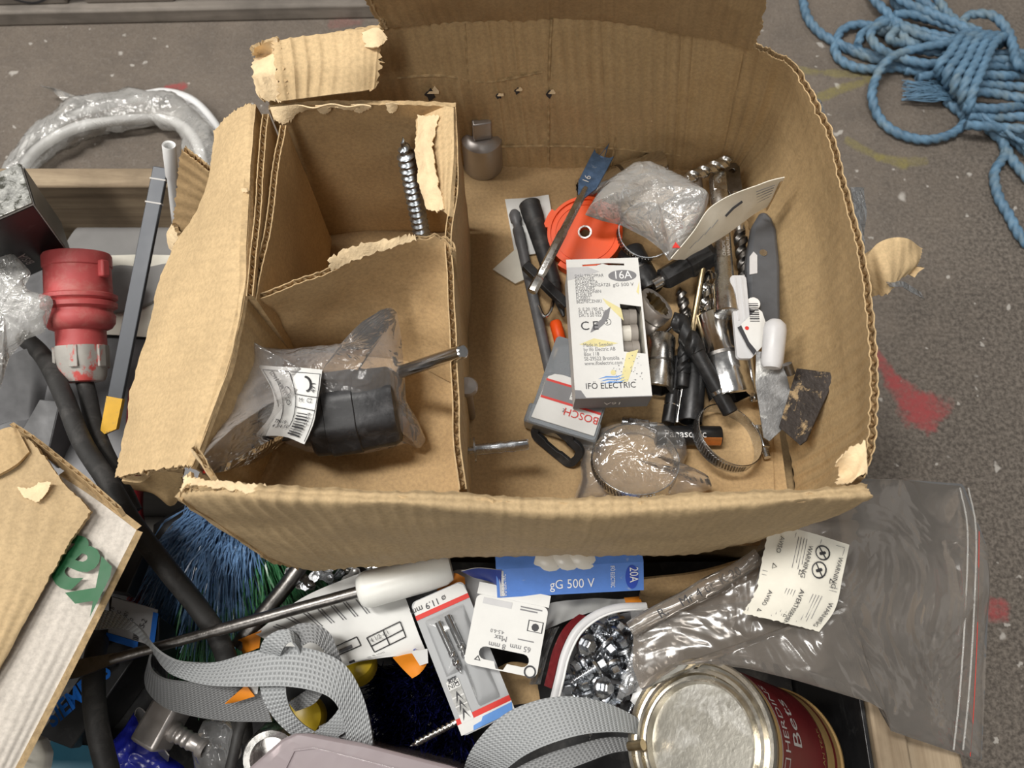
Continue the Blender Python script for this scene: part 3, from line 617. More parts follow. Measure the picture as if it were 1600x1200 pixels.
# lid flap standing up behind the fold, torn flap at the back left
lt = [U(566, -130, .475), U(700, -150, .478), U(870, -160, .48), U(1040, -150, .478), U(1228, -120, .47)]
lb = [U(597, 46, .364), U(735, 33, .367), U(870, 27, .369), U(1020, 42, .368), U(1180, 78, .366)]
lm = [p.lerp(q, .5)+V((0, -.004, 0)) for p, q in zip(lt, lb)]; lm[0] = U(573, 0, .392); lm[-1] = U(1199, 0, .41)
sheet([lt, lm, lb], 280, 36, t=.004, corr=.0020, amp=.0025, nscale=24, seed=19, tear=('u0', 'u1'), tearamp=.006, flute=('u0', 'u1'), wrinkle=.0012, wscale=24).build('lid_flap', ['card_lid', 'card', 'card_edge'], t, world=True)
sheet([[U(424, 64, .385), U(500, 54, .387), U(560, 47, .388), U(600, 46, .386)], [U(430, 108, .382), U(505, 98, .384), U(560, 93, .384), U(593, 92, .382)], [U(440, 158, .37), U(500, 150, .372), U(560, 143, .373), U(588, 138, .372)]], 110, 28, t=.004, corr=.0014, amp=.003, nscale=34, seed=23, tear=('u0', 'u1'), tearamp=.006, flute=('u0', 'u1', 'v1')).build('back_torn_flap', ['card_flap', 'card', 'card_edge'], t, world=True)
sheet([[U(394, 78, .378), U(408, 66, .384), U(432, 62, .388)], [U(398, 90, .365), U(412, 84, .37), U(434, 82, .38)], [U(392, 118, .375), U(408, 125, .38), U(430, 120, .376)], [U(412, 152, .368), U(425, 158, .37), U(442, 158, .37)]], 18, 34, t=.002, amp=.005, nscale=60, seed=24, tear=('u0', 'v0', 'v1'), tearamp=.006, flute=('u0',), smooth=False).build('curled_torn_end', ['torn', 'card', 'card_edge'], t, world=True)
sheet([[U(565, 50, .39), U(590, 45, .391), U(606, 58, .389)], [U(570, 72, .388), U(590, 74, .389), U(602, 66, .388)]], 14, 10, t=.001, amp=.002, nscale=70, seed=25, tear=('u0', 'u1', 'v1'), tearamp=.003).build('peeled_ply', ['torn']*3, t, world=True)
# torn tab and tape on the outside of the right wall
sheet([[U(1352, 402, .345), U(1372, 380, .352), U(1398, 371, .35), U(1424, 376, .345), U(1444, 388, .335)], [U(1356, 430, .335), U(1380, 420, .347), U(1402, 415, .346), U(1426, 412, .34), U(1436, 408, .335)], [U(1360, 462, .32), U(1384, 461, .335), U(1398, 450, .338), U(1412, 434, .336), U(1426, 424, .332)]], 36, 26, t=.004, amp=.002, nscale=60, seed=27, tear=('u1', 'v1'), tearamp=.004, flute=('u1', 'v1')).build('torn_tab', ['card_flap', 'card', 'card_edge'], t, world=True)
for q in ([[(1328, 293, .352), (1350, 293, .345)], [(1338, 350, .352), (1352, 350, .345)], [(1342, 398, .35), (1350, 398, .343)]], [[(1268, 150, .355), (1280, 158, .35)], [(1276, 170, .352), (1288, 176, .345)], [(1282, 185, .35), (1288, 184, .345)]], [[(1388, 438, .345), (1394, 446, .345)], [(1412, 440, .335), (1415, 450, .334)], [(1440, 456, .322), (1446, 468, .322)]]):
    sheet([[U(*p) for p in r] for r in q], 8, 24, t=.0003, amp=.003, nscale=50, seed=28).build('clear_tape', ['tape']*3, t, world=True)
# ================================================================== the smaller carton inside
t = thing('inner_carton', 'smaller brown carton with torn top standing in the large box', 'box', V((-.10, .23, ZF)))
bt = [U(420, 172, .362), U(500, 163, .362), U(600, 162, .363), U(712, 167, .362)]
sheet([bt, [dn(p, ZF) for p in bt]], 60, 26, t=.0035, amp=.0012, seed=31, tear=('v0',), tearamp=.0015).build('back_wall', ['card_plain', 'card', 'card_edge'], t, world=True)
sheet([[U(421, 168, .366), U(450, 165, .367), U(482, 166, .367), U(530, 165, .366), U(580, 165, .366)], [U(428, 188, .36), U(449, 193, .357), U(480, 172, .362), U(528, 169, .363), U(580, 169, .363)]], 50, 12, t=.0008, amp=.003, nscale=80, seed=32, tear=('v1',), tearamp=.005).build('torn_paper', ['torn']*3, t, world=True)
for (x, y, wd) in ((506, 172, 14), (562, 172, 14), (612, 170, 10)):
    sheet([[U(x-wd, y-8, .365), U(x, y-9, .366), U(x+wd, y-8, .365)], [U(x-wd*.6, y+3, .360), U(x, y+6, .359), U(x+wd*.7, y+2, .360)]], 14, 8, t=.0006, amp=.002, nscale=90, seed=int(x), tear=('v1', 'u0', 'u1'), tearamp=.002).build('torn_paper', ['torn']*3, t, world=True)
for pts, z in (([(420, 178), (413, 260), (407, 340), (396, 462)], .364), ([(447, 196), (436, 265), (424, 350), (402, 468)], .360)):
    tp = [U(x, y, z) for x, y in pts]; sheet([tp, [dn(p, ZF+.01) for p in tp]], 60, 14, t=.0042, amp=.001, seed=int(z*1e4), flute=('v0',), tear=('v0',), tearamp=.0015).build('left_wall', ['card_plain', 'card', 'card_edge'], t, world=True)
tp = [U(712, 168, .363), U(716, 230, .363), U(714, 300, .362), U(705, 372, .360), U(709, 430, .358), U(714, 520, .358), U(717, 620, .358), U(722, 700, .357), U(729, 764, .355)]
sheet([tp, [V((p.x*.6-.031*.4, p.y, ZF+.001)) for p in tp]], 110, 18, t=.0042, amp=.0012, seed=35, flute=('v0',), tear=('v0',), tearamp=.002).build('right_wall', ['card_old', 'card_plain', 'card_edge'], t, world=True)
sheet([[U(650, 165, .352), U(680, 164, .359), U(709, 168, .365)], [U(652, 230, .346), U(682, 232, .355), U(709, 250, .364)], [U(668, 318, .342), U(690, 328, .352), U(702, 338, .362)]], 22, 40, t=.003, amp=.0015, seed=36, tear=('u0', 'v1'), tearamp=.003).build('inner_flap', ['card_flap', 'card', 'card_edge'], t, world=True)
sheet([[U(654, 180, .354), U(670, 182, .359), U(686, 180, .361)], [U(650, 225, .352), U(664, 225, .357), U(677, 230, .3585)], [U(654, 275, .349), U(670, 275, .354), U(684, 285, .3575)], [U(670, 327, .347), U(682, 330, .352), U(694, 327, .357)]], 20, 50, t=.0008, amp=.003, nscale=75, seed=37, tear=('u0', 'u1', 'v1', 'v0'), tearamp=.003, wrinkle=.002, wscale=60).build('torn_paper_strip', ['torn']*3, t, world=True)
ZT = .27
d0 = [U(379, 478, .354), U(440, 452, .356), U(508, 428, .358), U(560, 398, .362), U(620, 376, .364), U(690, 374, .362), U(703, 396, .36)]
d2 = [U(384, 556, .282), U(440, 554, .276), U(500, 552, ZT), U(560, 552, ZT), U(620, 560, ZT), U(670, 578, ZT), U(712, 600, ZT)]
d1 = [p.lerp(q, .45)+V((0, .004, 0)) for p, q in zip(d0, d2)]
sheet([d0, d1, d2], 70, 34, t=.0035, amp=.0035, nscale=28, seed=41, tear=('v0',), tearamp=.004, flute=('v0',), wrinkle=.0012, wscale=26).build('divider_panel', ['card_plain', 'card', 'card_edge'], t, world=True)
sheet([[U(512, 404, .368), U(560, 384, .369), U(620, 370, .369), U(648, 366, .369)], [U(516, 424, .361), U(560, 405, .363), U(612, 386, .365), U(650, 376, .367)]], 40, 12, t=.0008, amp=.003, nscale=70, seed=42, tear=('v0', 'v1', 'u0'), tearamp=.004).build('torn_paper_edge', ['torn']*3, t, world=True)
g3 = [U(345, 640, .285), U(450, 645, .275), U(550, 650, ZT), U(640, 655, ZT), U(717, 660, ZT)]; g4 = [U(302, 765, .285), U(450, 775, .275), U(550, 780, ZT), U(640, 780, ZT), U(727, 785, ZT)]
g2 = [U(384, 556, .282), U(460, 553, .275), U(550, 552, ZT), U(630, 562, ZT), U(712, 600, ZT)]
sheet([g2, g3, g4], 60, 50, t=.003, amp=.002, nscale=28, seed=44).build('tray_panel', ['card_plain', 'card', 'card_edge'], t, world=True)
# ================================================================== things in the large box
def axthing(name, label, cat, p0, p1, group=None, roll=0.):
    t = thing(name, label, cat, axisM(p0, p1, roll=roll), group); return t, (p1-p0).length
def hexprof(r): 
    return lambda a, z: math.cos(PI/6)/math.cos((a % (PI/3))-PI/6)
# ---- clear zip bag with a black gear motor, sticker and shaft
t = thing('gearmotor_in_zip_bag', 'black cylindrical gear motor in a clear zip bag with white sticker', 'bagged motor', U(520, 640, ZT+.002))
p0, p1 = U(486, 652, ZT+.032), U(622, 632, ZT+.032)
Mx = axisM(p0, p1); L = (p1-p0).length
def ov(a, z): return 1+.10*math.cos(4*a+PI)**2
mb = MB(); mb.lathe([(0, .018), (.0008, .0215), (.003, .024), (.012, .0245), (.0125, .0255), (L*.55, .0255), (L*.56, .0245), (L-.004, .024), (L-.001, .0225), (L, .019)], 40, Mx, 0, True, ov); mb.build('motor_body', 'gear_black', t, world=True)
mb = MB(); mb.lathe([(-.03, .011), (-.028, .0125), (-.006, .0125), (-.005, .018), (0, .018)], 28, Mx); mb.build('motor_end', 'gear_black', t, world=True)
a, b = U(630, 580, ZT+.052), U(724, 549, .366); mb = MB(); ax = axisM(a, b); Ls = (b-a).length
mb.lathe([(0, .0041), (Ls-.0008, .0041), (Ls, .0034)], 24, ax); mb.build('shaft', 'chrome', t, world=True)
bagpts = [(316, 742, .345), (322, 715, .335), (332, 685, .322), (346, 620, .312), (360, 575, .312), (376, 538, .318), (388, 552, .306), (420, 556, .30), (465, 556, .296), (510, 549, .30), (560, 547, .302), (580, 545, .304), (600, 520, .318), (620, 488, .338), (626, 520, .33), (632, 580, .316), (634, 625, .306), (652, 655, .292), (666, 688, .285), (655, 702, .28), (636, 692, .282), (610, 700, .282), (575, 708, .282), (520, 712, .282), (480, 706, .282), (440, 690, .286), (424, 704, .29), (400, 722, .30), (350, 737, .33)]
pillow([U(*p) for p in bagpts], U(520, 635, .285), .047, 30, 170, .006, 38, 3, .55).build('zip_bag', 'bag_rosy', t, world=True, sharp=70)
zp = [U(x, y, z+.002) for x, y, z in ((319, 738, .346), (325, 710, .336), (334, 680, .324), (346, 625, .316))]
mb = MB(); mb.tube(fine(zp, .006), .0009, 6); mb.build('zip_line', 'ink_red', t, world=True)
lab = [[U(405, 571, .326), U(435, 573, .333), U(470, 576, .336), U(504, 579, .336)], [U(424, 612, .331), U(448, 614, .337), U(475, 617, .34), U(498, 618, .341)], [U(428, 645, .326), U(446, 652, .331), U(470, 655, .338), U(490, 658, .340)], [U(402, 678, .31), U(428, 680, .316), U(455, 686, .326), U(476, 694, .330)]]
lm = sheet(lab, 24, 26, t=.0003, amp=.002, nscale=50, seed=51, wrinkle=.0008); st = lm.build('sticker', ['paper']*3, t, world=True)
M, wd, h = quadM(U(405, 675, .336), U(476, 690, .338), U(424, 575, .338)); Mi = WM(st).inverted()
def onsheet(rows, u, v, lift=.0016):
    def ev(pts, s):
        s = min(1., max(0., s)); m = len(pts); k = min(int(s*(m-1)), m-2); f = s*(m-1)-k; a, b = pts[k], pts[k+1]
        z = pts[k-1] if k else a*2-b; c = pts[k+2] if k+2 < m else b*2-a
        return .5*((2*a)+(b-z)*f+(2*z-5*a+4*b-c)*f*f+(3*a-z-3*b+c)*f**3)
    p = ev([ev(x, u) for x in rows], v); return p+(cam.location-p).normalized()*lift
def strip(parent, rows, pts, wdt, mat, name, lift=.0016):
    path = [onsheet(rows, u, v, lift) for u, v in pts]; mb = MB(); mb.tube(path, wdt, 4); return mb.build(name, mat, parent, world=True)
for pts in ([(.03, .05), (.97, .05)], [(.97, .05), (.97, .97)], [(.03, .05), (.06, .35), (.1, .55)], [(.2, .05), (.22, .4), (.25, .8)], [(.48, .05), (.5, .4), (.5, .8)], [(.5, .33), (.97, .36)], [(.5, .5), (.97, .53)]): strip(st, lab, lin([V((*p, 0)) for p in pts], 9) and [(q.x, q.y) for q in lin([V((*p, 0)) for p in pts], 9)], .00022, 'ink', 'printed_line')
for k in range(9): strip(st, lab, [(.55+.0*k, .58+.042*k), (.68, .585+.042*k), (.8, .59+.042*k)], .00022+.0003*((k*7) % 3)/2, 'ink', 'barcode_bar')
strip(st, lab, [(.36+.05*math.cos(a*.6), .30+.05*math.sin(a*.6)) for a in range(12)], .00025, 'ink', 'printed_ring'); strip(st, lab, [(.72+.09*math.cos(a*.4-1.6), .19+.09*math.sin(a*.4-1.6)) for a in range(9)], .0007, 'ink', 'printed_arc')
def flow_text(parent, rows, s, u, v, du, dv, size, mat, nm='lettering'):
    W = (rows[len(rows)//2][-1]-rows[len(rows)//2][0]).length; H = (rows[-1][len(rows[0])//2]-rows[0][len(rows[0])//2]).length
    ex, ey = du*W, dv*H; n = math.hypot(ex, ey); ex /= n; ey /= n; Mi = WM(parent).inverted()
    return text(parent, s, 0, 0, size, mat, name=nm, z=0, bend=lambda c: Mi @ onsheet(rows, u+(c.x*ex+c.y*ey)/W, v+(c.x*ey-c.y*ex)/H, .0018))
flow_text(st, lab, 'DIMARCO', .12, .08, .15, .3, .0042, 'ink'); flow_text(st, lab, '471', .90, .30, 0, -.3, .004, 'ink'); flow_text(st, lab, 'M.  C2', .56, .43, .3, 0, .0035, 'ink'); flow_text(st, lab, '5254', .86, .75, .03, -.3, .004, 'ink'); flow_text(st, lab, 'OTM-10\n4x4 3/4 50', .04, .80, .3, -.03, .0034, 'ink')
# ---- lag screw standing in the inner carton
tip, base = U(629, 214, .352), U(664, 392, .245)
t, L = axthing('lag_screw', 'long galvanised lag screw standing upright in the inner carton', 'screw', base, tip)
thread_mb(L, .0042, .0026, .0058, 24, tip=.014).build('thread', 'zinc_blue', t)
mb = MB(); mb.lathe([(-.03, .0045), (0, .0045)], 16); mb.build('shank', 'zinc_blue', t)
# ---- socket adapter beside the back wall
c = F(755, 258, 0.); t = thing('socket_adapter', 'satin steel socket adapter with square drive standing against the back wall', 'socket', Matrix.Translation(c) @ Matrix.Rotation(.2, 4, 'Z'))
mb = MB(); mb.lathe([(0, .0158), (.001, .0168), (.036, .0168), (.0405, .0128), (.041, .0100)], 40); mb.build('body', 'steel_satin', t)
mb = MB(); mb.box(-.0076, .0076, -.0076, .0076, .041, .060); mb.build('square_drive', 'steel_satin', t, bevel=.0012)
# ---- bolts by the gap
t, L = axthing('expansion_bolt', 'zinc expansion bolt lying across the gap beside the inner carton', 'bolt', U(722, 705, ZF+.05), U(826, 694, ZF+.05))
mb = MB(); mb.lathe([(0, .0024), (.008, .0024)], 14); mb.build('stud', 'zinc', t); mb = MB(); mb.lathe([(.008, .0085), (.0092, .0085)], 24); mb.build('washer', 'zinc', t)
mb = MB(); mb.lathe([(.0092, .0036), (.018, .0038), (.022, .0036), (.026, .0042), (.029, .0034), (.034, .0042), (.037, .0036), (L-.001, .0038), (L, .003)], 20, None, 0, True, lambda a, z: 1+.08*math.cos(3*a)); mb.build('sleeve', 'zinc', t)
c = U(730, 602, ZF+.062); t = thing('mushroom_bolt', 'bolt with round flat head standing in the gap by the inner carton', 'bolt', dn(c, ZF))
mb = MB(); mb.lathe([(.055, .003), (.0575, .0072), (.06, .0072), (.0615, .0062), (.0618, 0)], 28); mb.build('head', 'steel_satin', t); mb = MB(); mb.lathe([(0, .003), (.055, .003)], 14); mb.build('shank', 'steel_satin', t)
# ---- papers on the box floor
o = solo(sheet([[F(789, 312, .0022), F(825, 309, .003), F(857, 304, .008)], [F(797, 355, .002), F(832, 352, .003), F(864, 345, .005)], [F(805, 400, .002), F(840, 396, .002), F(872, 388, .003)]], 14, 18, t=.0003, amp=.001, seed=61), 'leaflet', ['paper']*3, 'small white printed leaflet under the black handle on the box floor', 'paper')
o2 = solo(MB().poly([(p.x, p.y) for p in [F(*q) for q in ((806, 392), (770, 424), (805, 446), (832, 434), (826, 396))]], (), ZF+.0022, ZF+.0034), 'card_scrap', 'paper_cream', 'five sided scrap of pale card on the box floor', 'card scrap')
# ---- black handle, grey rod and crossing rods
t, L = axthing('rubber_handle', 'black rubber sleeve handle flared at its end on the white leaflet', 'handle', F(866, 446, .012), F(827, 318, .012))
mb = MB(); mb.lathe([(0, .0058), (L*.35, .0066), (L*.7, .0078), (L*.80, .0082), (L*.81, .0086), (L-.003, .0088), (L-.001, .0090), (L, .0078), (L-.004, .0066), (L-.02, .0060)], 30, caps=False); mb.build('grip', 'rubber', t)
mb = MB(); mb.lathe([(-.028, .0012), (-.02, .0028), (0, .0052), (.002, .0052)], 20); mb.build('pointed_end', 'rubber', t)
t, L = axthing('extension_rod', 'thin grey extension rod with knobbed end beside the black handle', 'rod', F(860, 585, .010), F(803, 330, .008))
mb = MB(); mb.lathe([(0, .0042), (L-.034, .0042), (L-.033, .0046), (L-.018, .0046), (L-.016, .0034), (L-.012, .0032), (L-.010, .0046), (L-.003, .0048), (L, .003)], 20); mb.build('rod', 'rubber_grey', t)
t, L = axthing('square_bar', 'short glossy black square bar crossing the black handle', 'bar', F(886, 478, .020), F(820, 414, .028))
mb = MB(); mb.box(-.0035, .0035, -.0035, .0035, 0, L); mb.build('bar', 'tool_black', t, bevel=.0006)
t, L = axthing('bent_hook_wire', 'bent shiny wire hook beside the fuse carton', 'hook', F(842, 478, .014), F(850, 440, .014))
mb = MB(); mb.tube(fine([V((0, 0, 0)), V((.006, 0, -.008)), V((.010, 0, 0)), V((.009, 0, .02)), V((.004, 0, .03))], .002), .0013, 8); mb.build('wire', 'chrome', t)
solo(MB().lathe([(0, .004), (.001, .0048), (.016, .0048), (.018, .004)], 18, axisM(F(876, 535, .01), F(868, 505, .01))), 'wall_plug', 'orange', 'small red orange plug between the fuse carton and grey rod', 'plug')
# ---- orange plastic cap
c = F(914, 366, .016); M = Matrix.Translation(c) @ Matrix.Rotation(.20, 4, 'X') @ Matrix.Rotation(-.12, 4, 'Y')
t = thing('orange_cap', 'round orange plastic cap with a centre hole and side lugs', 'orange cap', M)
mb = MB(); mb.poly(circ(0, 0, .0285, 56), [circ(0, 0, .0042, 20)], 0, .004); mb.build('face', 'orange', t)
mb = MB(); mb.poly(circ(0, 0, .0300, 56), [circ(0, 0, .0275, 56)], -.012, .006); mb.build('rim', 'orange', t)
for a0 in (.35, 2.45, 4.0): 
    mb = MB(); pts = [(.034*math.cos(a0+k*.07), .034*math.sin(a0+k*.07)) for k in range(8)]+[(.0298*math.cos(a0+k*.07), .0298*math.sin(a0+k*.07)) for k in range(7, -1, -1)]; mb.poly(pts, (), -.012, .003); mb.build('lug', 'orange', t)
mb = MB(); mb.poly(circ(0, 0, .0056, 24), [circ(0, 0, .0042, 24)], .004, .0052); mb.build('hole_rim', 'steel', t)
mb = MB(); mb.poly(circ(0, 0, .0246, 48), [circ(0, 0, .0232, 48)], .004, .0048); mb.build('raised_ring', 'orange', t)
# ---- spade bit
t, L = axthing('spade_bit', 'blue spade drill bit with hexagon shank lying over the orange cap', 'drill bit', F(831, 456, .052), F(952, 224, .052))
mb = MB(); mb.lathe([(0, .0034), (.001, .0038), (.012, .0038), (.013, .0031), (.016, .0031), (.017, .0036), (.055, .0036), (.058, .0031), (L*.66, .0031), (L*.68, .0025)], 6); mb.build('shank', 'steel', t, sharp=25)
zb = L*.62; zt = L-.0135
mb = MB(); mb.poly([(-.0028, zb), (.0028, zb), (.0078, zb+.012), (.0082, zt-.004), (.0082, zt+.003), (.0058, zt), (.0022, zt-.001), (0, L), (-.0022, zt-.001), (-.0058, zt), (-.0082, zt+.003), (-.0082, zt-.004), (-.0078, zb+.012)], (), -.0011, .0011, 0, None, 'xz'); mb.build('blade', 'spade_blue', t, bevel=.0003)
mb = MB(); mb.lathe([(zt-.002, .0022), (L, .0002)], 12); mb.build('centre_point', 'chrome', t)
bl = t.children[1]; yy = (WM(t).to_3x3() @ V((0, 1, 0))).z; sg = 1 if yy > 0 else -1
text(bl, '16', -.004, 0, .0075, 'ink_silver', name='size_mark', M=Matrix.Translation((0, sg*.00125, zb+.016)) @ Matrix.Rotation(-PI/2*sg, 4, 'X') @ Matrix.Rotation(PI/2 if sg < 0 else PI/2, 4, 'Z'))
text(t, 'Made 16 mm', 0, 0, .0034, 'ink_silver', name='engraving', M=Matrix.Translation((-.0012*0, sg*.0034, .018)) @ Matrix.Rotation(-PI/2*sg, 4, 'X') @ Matrix.Rotation(PI/2, 4, 'Z') @ Matrix.Translation((0, -.0012, 0)))
# ---- long chrome socket lying under the clamp bag
def star(r0, r1, n): return [((r0 if k % 2 else r1)*math.cos(PI*k/n), (r0 if k % 2 else r1)*math.sin(PI*k/n)) for k in range(2*n)]
def socket(name, label, p0, p1, r0, r1, mat, n=12, knurl=False, group=None, hole=.78):
    """open mouth at p0"""
    t, L = axthing(name, label, 'socket', p0, p1, group)
    ri = r0*hole; d = min(L*.5, .014)
    mb = MB(); mb.poly(circ(0, 0, r0*.985, 48), [star(ri*.90, ri*1.06, n)], 0, .0008); mb.build('mouth', mat, t)
    mb = MB(); mb.poly(circ(0, 0, r0*.97, 48), [star(ri*.90, ri*1.06, n)], .0008, d); mb.build('bore', 'brass' if mat == 'steel_satin' else 'steel_dark', t)
    mb = MB(); mb.lathe([(0.0002, r0*.985), (.0012, r0), (L*.42, r0), (L*.46, r0*.97), (L*.50, r0*.97 if not knurl else r0), (L*.56, r1), (L-.0015, r1), (L, r1*.93), (L, 0)], 40, caps=False); mb.build('body', mat, t)
    mb = MB(); mb.lathe([(d-.0005, 0), (d-.0005, r0*.95)], 30, caps=False); mb.build('bore_end', 'steel_dark', t)
    mb = MB(); mb.lathe([(L*.46, r0*.985 if not knurl else r0*1.01), (L*.50, r0*.985 if not knurl else r0*1.01)], 40, caps=False); mb.build('groove_ring', 'steel_dark', t)
    return t
socket('long_socket', 'long chrome socket lying behind the orange cap by the back wall', F(908, 302, .014), F(1034, 254, .012), .0118, .0122, 'chrome')
# ---- clamp bag with header card
t = thing('bagged_clamp_pack', 'clear bag of hose clamps with a folded white header card', 'bag', F(1010, 350, .03))
for (x, y, hh, tl) in ((1012, 318, .042, .5), (1010, 362, .034, .25)):
    M = Matrix.Translation(F(x, y, hh)) @ Matrix.Rotation(tl, 4, 'X')
    mb = MB(); mb.poly(circ(0, 0, .0225, 48), [circ(0, 0, .0217, 48)], -.0045, .0045, 0, M); mb.build('hose_clamp_band', 'zinc', t, world=True)
    for k in range(16):
        a = PI+k*.11; q = MB(); q.box(-.0003, .0003, -.0003, .0003, -.003, .003, 0, M @ Matrix.Rotation(a, 4, 'Z') @ Matrix.Translation((.0229, 0, 0)) @ Matrix.Rotation(.4, 4, 'X')); q.build('clamp_slot', 'steel_dark', t, world=True)
    mb = MB(); mb.box(.021, .029, -.007, .007, -.006, .006, 0, M); mb.build('clamp_housing', 'zinc', t, world=True, bevel=.001)
bp = [(914, 336, .05), (930, 310, .05), (948, 288, .048), (985, 264, .045), (1010, 264, .045), (1035, 273, .047), (1075, 292, .055), (1108, 312, .07), (1100, 335, .066), (1085, 362, .06), (1062, 395, .052), (1046, 408, .045), (1034, 390, .04), (1010, 372, .036), (970, 352, .038), (940, 345, .046)]
pillow([F(*p) for p in bp], F(1010, 330, .036), .03, 26, 130, .0045, 28, 8, .5).build('clear_bag', 'bag_milky', t, world=True, sharp=70)
hc = [[F(1048, 404, .060), F(1082, 364, .072), F(1114, 322, .084), F(1170, 294, .09), F(1226, 277, .094)], [F(1058, 406, .052), F(1094, 374, .06), F(1130, 340, .07), F(1174, 314, .074), F(1214, 298, .076)], [F(1070, 406, .042), F(1108, 383, .046), F(1148, 358, .052), F(1178, 336, .056), F(1200, 322, .056)]]
hcd = sheet(hc, 36, 16, t=.0007, amp=.0015, nscale=40, seed=71, wrinkle=.0006).build('header_card', ['paper_cream']*3, t, world=True)
strip(hcd, hc, [(.52, .5), (.60, .42), (.68, .36)], .0011, 'ink', 'hanging_slot', .0005)
for k in range(5): strip(hcd, hc, [(.80-.0*k, .25+.1*k), (.88, .24+.1*k), (.95, .22+.1*k)], .0003, 'ink_grey', 'printed_line')
for k in range(4): strip(hcd, hc, [(.14+.08*k, .5), (.22+.08*k, .45)], .00025, 'ink_grey', 'printed_line')
sheet([[F(1206, 290, .078), F(1222, 283, .092)], [F(1190, 326, .05), F(1198, 330, .052)]], 8, 12, t=.0006, seed=72).build('card_back', ['card_plain']*3, t, world=True)
mb = MB(); mb.poly([(0, .003), (-.003, -.002), (.003, -.002)], (), 0, .0005, 0, Matrix.Translation(F(1056, 384, .066))); mb.build('warning_mark', 'ink_red', t, world=True)
# ---- drills, bars and sockets on the right side of the pile
def drill(name, label, p0, p1, r, shank, pitch, mat, smat=None, group=None):
    t, L = axthing(name, label, 'drill bit', p0, p1, group)
    mb = MB(); mb.lathe([(0, r*.8), (.001, r*.9), (L*shank, r*.9)], 20); mb.build('shank', smat or mat, t)
    drill_mb(L*(1-shank), r, pitch, M=Matrix.Translation((0, 0, L*shank))).build('flutes', mat, t); return t
drill('masonry_drill', 'stout steel twist drill lying across the bars near the back wall', F(1062, 285, .040), F(1147, 247, .040), .0052, .12, .020, 'steel')
solo(MB().lathe([(0, .005), (.0285, .005), (.03, .0045), (.0295, .0034), (.02, .0033)], 24, axisM(F(1092, 318, .01), F(1084, 252, .012)), 0, False), 'steel_tube', 'steel_satin', 'short dull steel tube end behind the twist drill', 'tube')
t, L = axthing('socket_extension_bar', 'long chrome socket extension bar with square drive and ball', 'extension bar', F(1136, 492, .040), F(1121, 274, .030))
mb = MB(); mb.lathe([(0, .0068), (.0005, .0086), (.001, .0092), (.026, .0092), (.032, .0070), (L-.032, .0066), (L-.03, .0074), (L-.02, .0074), (L-.019, .005)], 32); mb.build('bar', 'steel', t)
mb = MB(); mb.box(-.0058, .0058, -.0058, .0058, L-.02, L); mb.build('square_drive', 'steel', t, bevel=.001)
by = -1 if (WM(t).to_3x3() @ V((0, 1, 0))).z < 0 else 1
mb = MB(); mb.lathe([(-.002, .0), (-.0015, .0014), (0, .0021), (.0012, .0016), (.0018, 0)], 14, Matrix.Translation((0, by*.0058, L-.010)) @ Matrix.Rotation(-by*PI/2, 4, 'X')); mb.build('detent_ball', 'chrome', t)
text(t, 'CHROME\nVANADIUM', 0, 0, .0034, 'ink_silver', name='engraving', M=Matrix.Translation((0, by*.0072, L*.36)) @ Matrix.Rotation(-by*PI/2, 4, 'X') @ Matrix.Rotation(PI/2, 4, 'Z'))
t, L = axthing('flat_tang_drill', 'dark twist drill with a flat drilled tang beside the black knife', 'drill bit', F(1142, 264, .022), F(1168, 452, .022))
mb = MB(); mb.poly([(-.0065, 0), (-.004, -.004), (.004, -.004), (.0065, 0), (.0062, .022), (.0045, .028), (-.0045, .028), (-.0062, .022)], [circ(0, .004, .0022, 14)], -.003, .003, 0, None, 'xz'); mb.build('tang', 'steel_dark', t, bevel=.0006)
mb = MB(); mb.lathe([(.025, .0045), (.03, .0048), (.062, .0048), (.064, .0042)], 20); mb.build('shank', 'steel', t)
drill_mb(L-.062, .0056, .022, M=Matrix.Translation((0, 0, .062))).build('flutes', 'steel_dark', t)
drill('bright_twist_drill', 'thick bright twist drill lying under the extension bar', F(1104, 385, .016), F(1106, 500, .018), .0066, .1, .026, 'chrome')
drill('dark_twist_drill', 'slim dark blue twist drill in the middle of the pile', F(1078, 520, .010), F(1062, 448, .014), .0046, .1, .018, 'steel_dark')
t, L = axthing('folding_knife', 'dark grey plastic knife handle resting against the right box wall', 'knife', F(1192, 520, .034), F(1190, 336, .030))
kp = [(-.0125, .0), (.0115, .0), (.0118, .03), (.0122, .058), (.0100, L-.016), (.0068, L-.006), (.002, L), (-.003, L-.002), (-.0085, L-.014), (-.0122, .066), (-.0128, .055), (-.0118, .03)]
mb = MB(); mb.poly(kp, (), -.006, .006, 0, None, 'xz'); mb.build('handle', 'knife_grey', t, bevel=.003)
ky = 1 if (WM(t).to_3x3() @ V((0, 1, 0))).z > 0 else -1
mb = MB(); mb.lathe([(0, .003), (.0006, .003)], 14, Matrix.Translation((-.001, ky*.006, .066)) @ Matrix.Rotation(-ky*PI/2, 4, 'X')); mb.build('rivet', 'steel', t)
mb = MB(); mb.poly([(-.003, .0), (.0028, .002), (.0028, .018), (0, .021), (-.003, .016)], (), 0, .0006, 0, Matrix.Translation((-.0085, ky*.0061 - (.0006 if ky < 0 else 0), .045)), 'xz'); mb.build('worn_spot', 'white_clip', t)
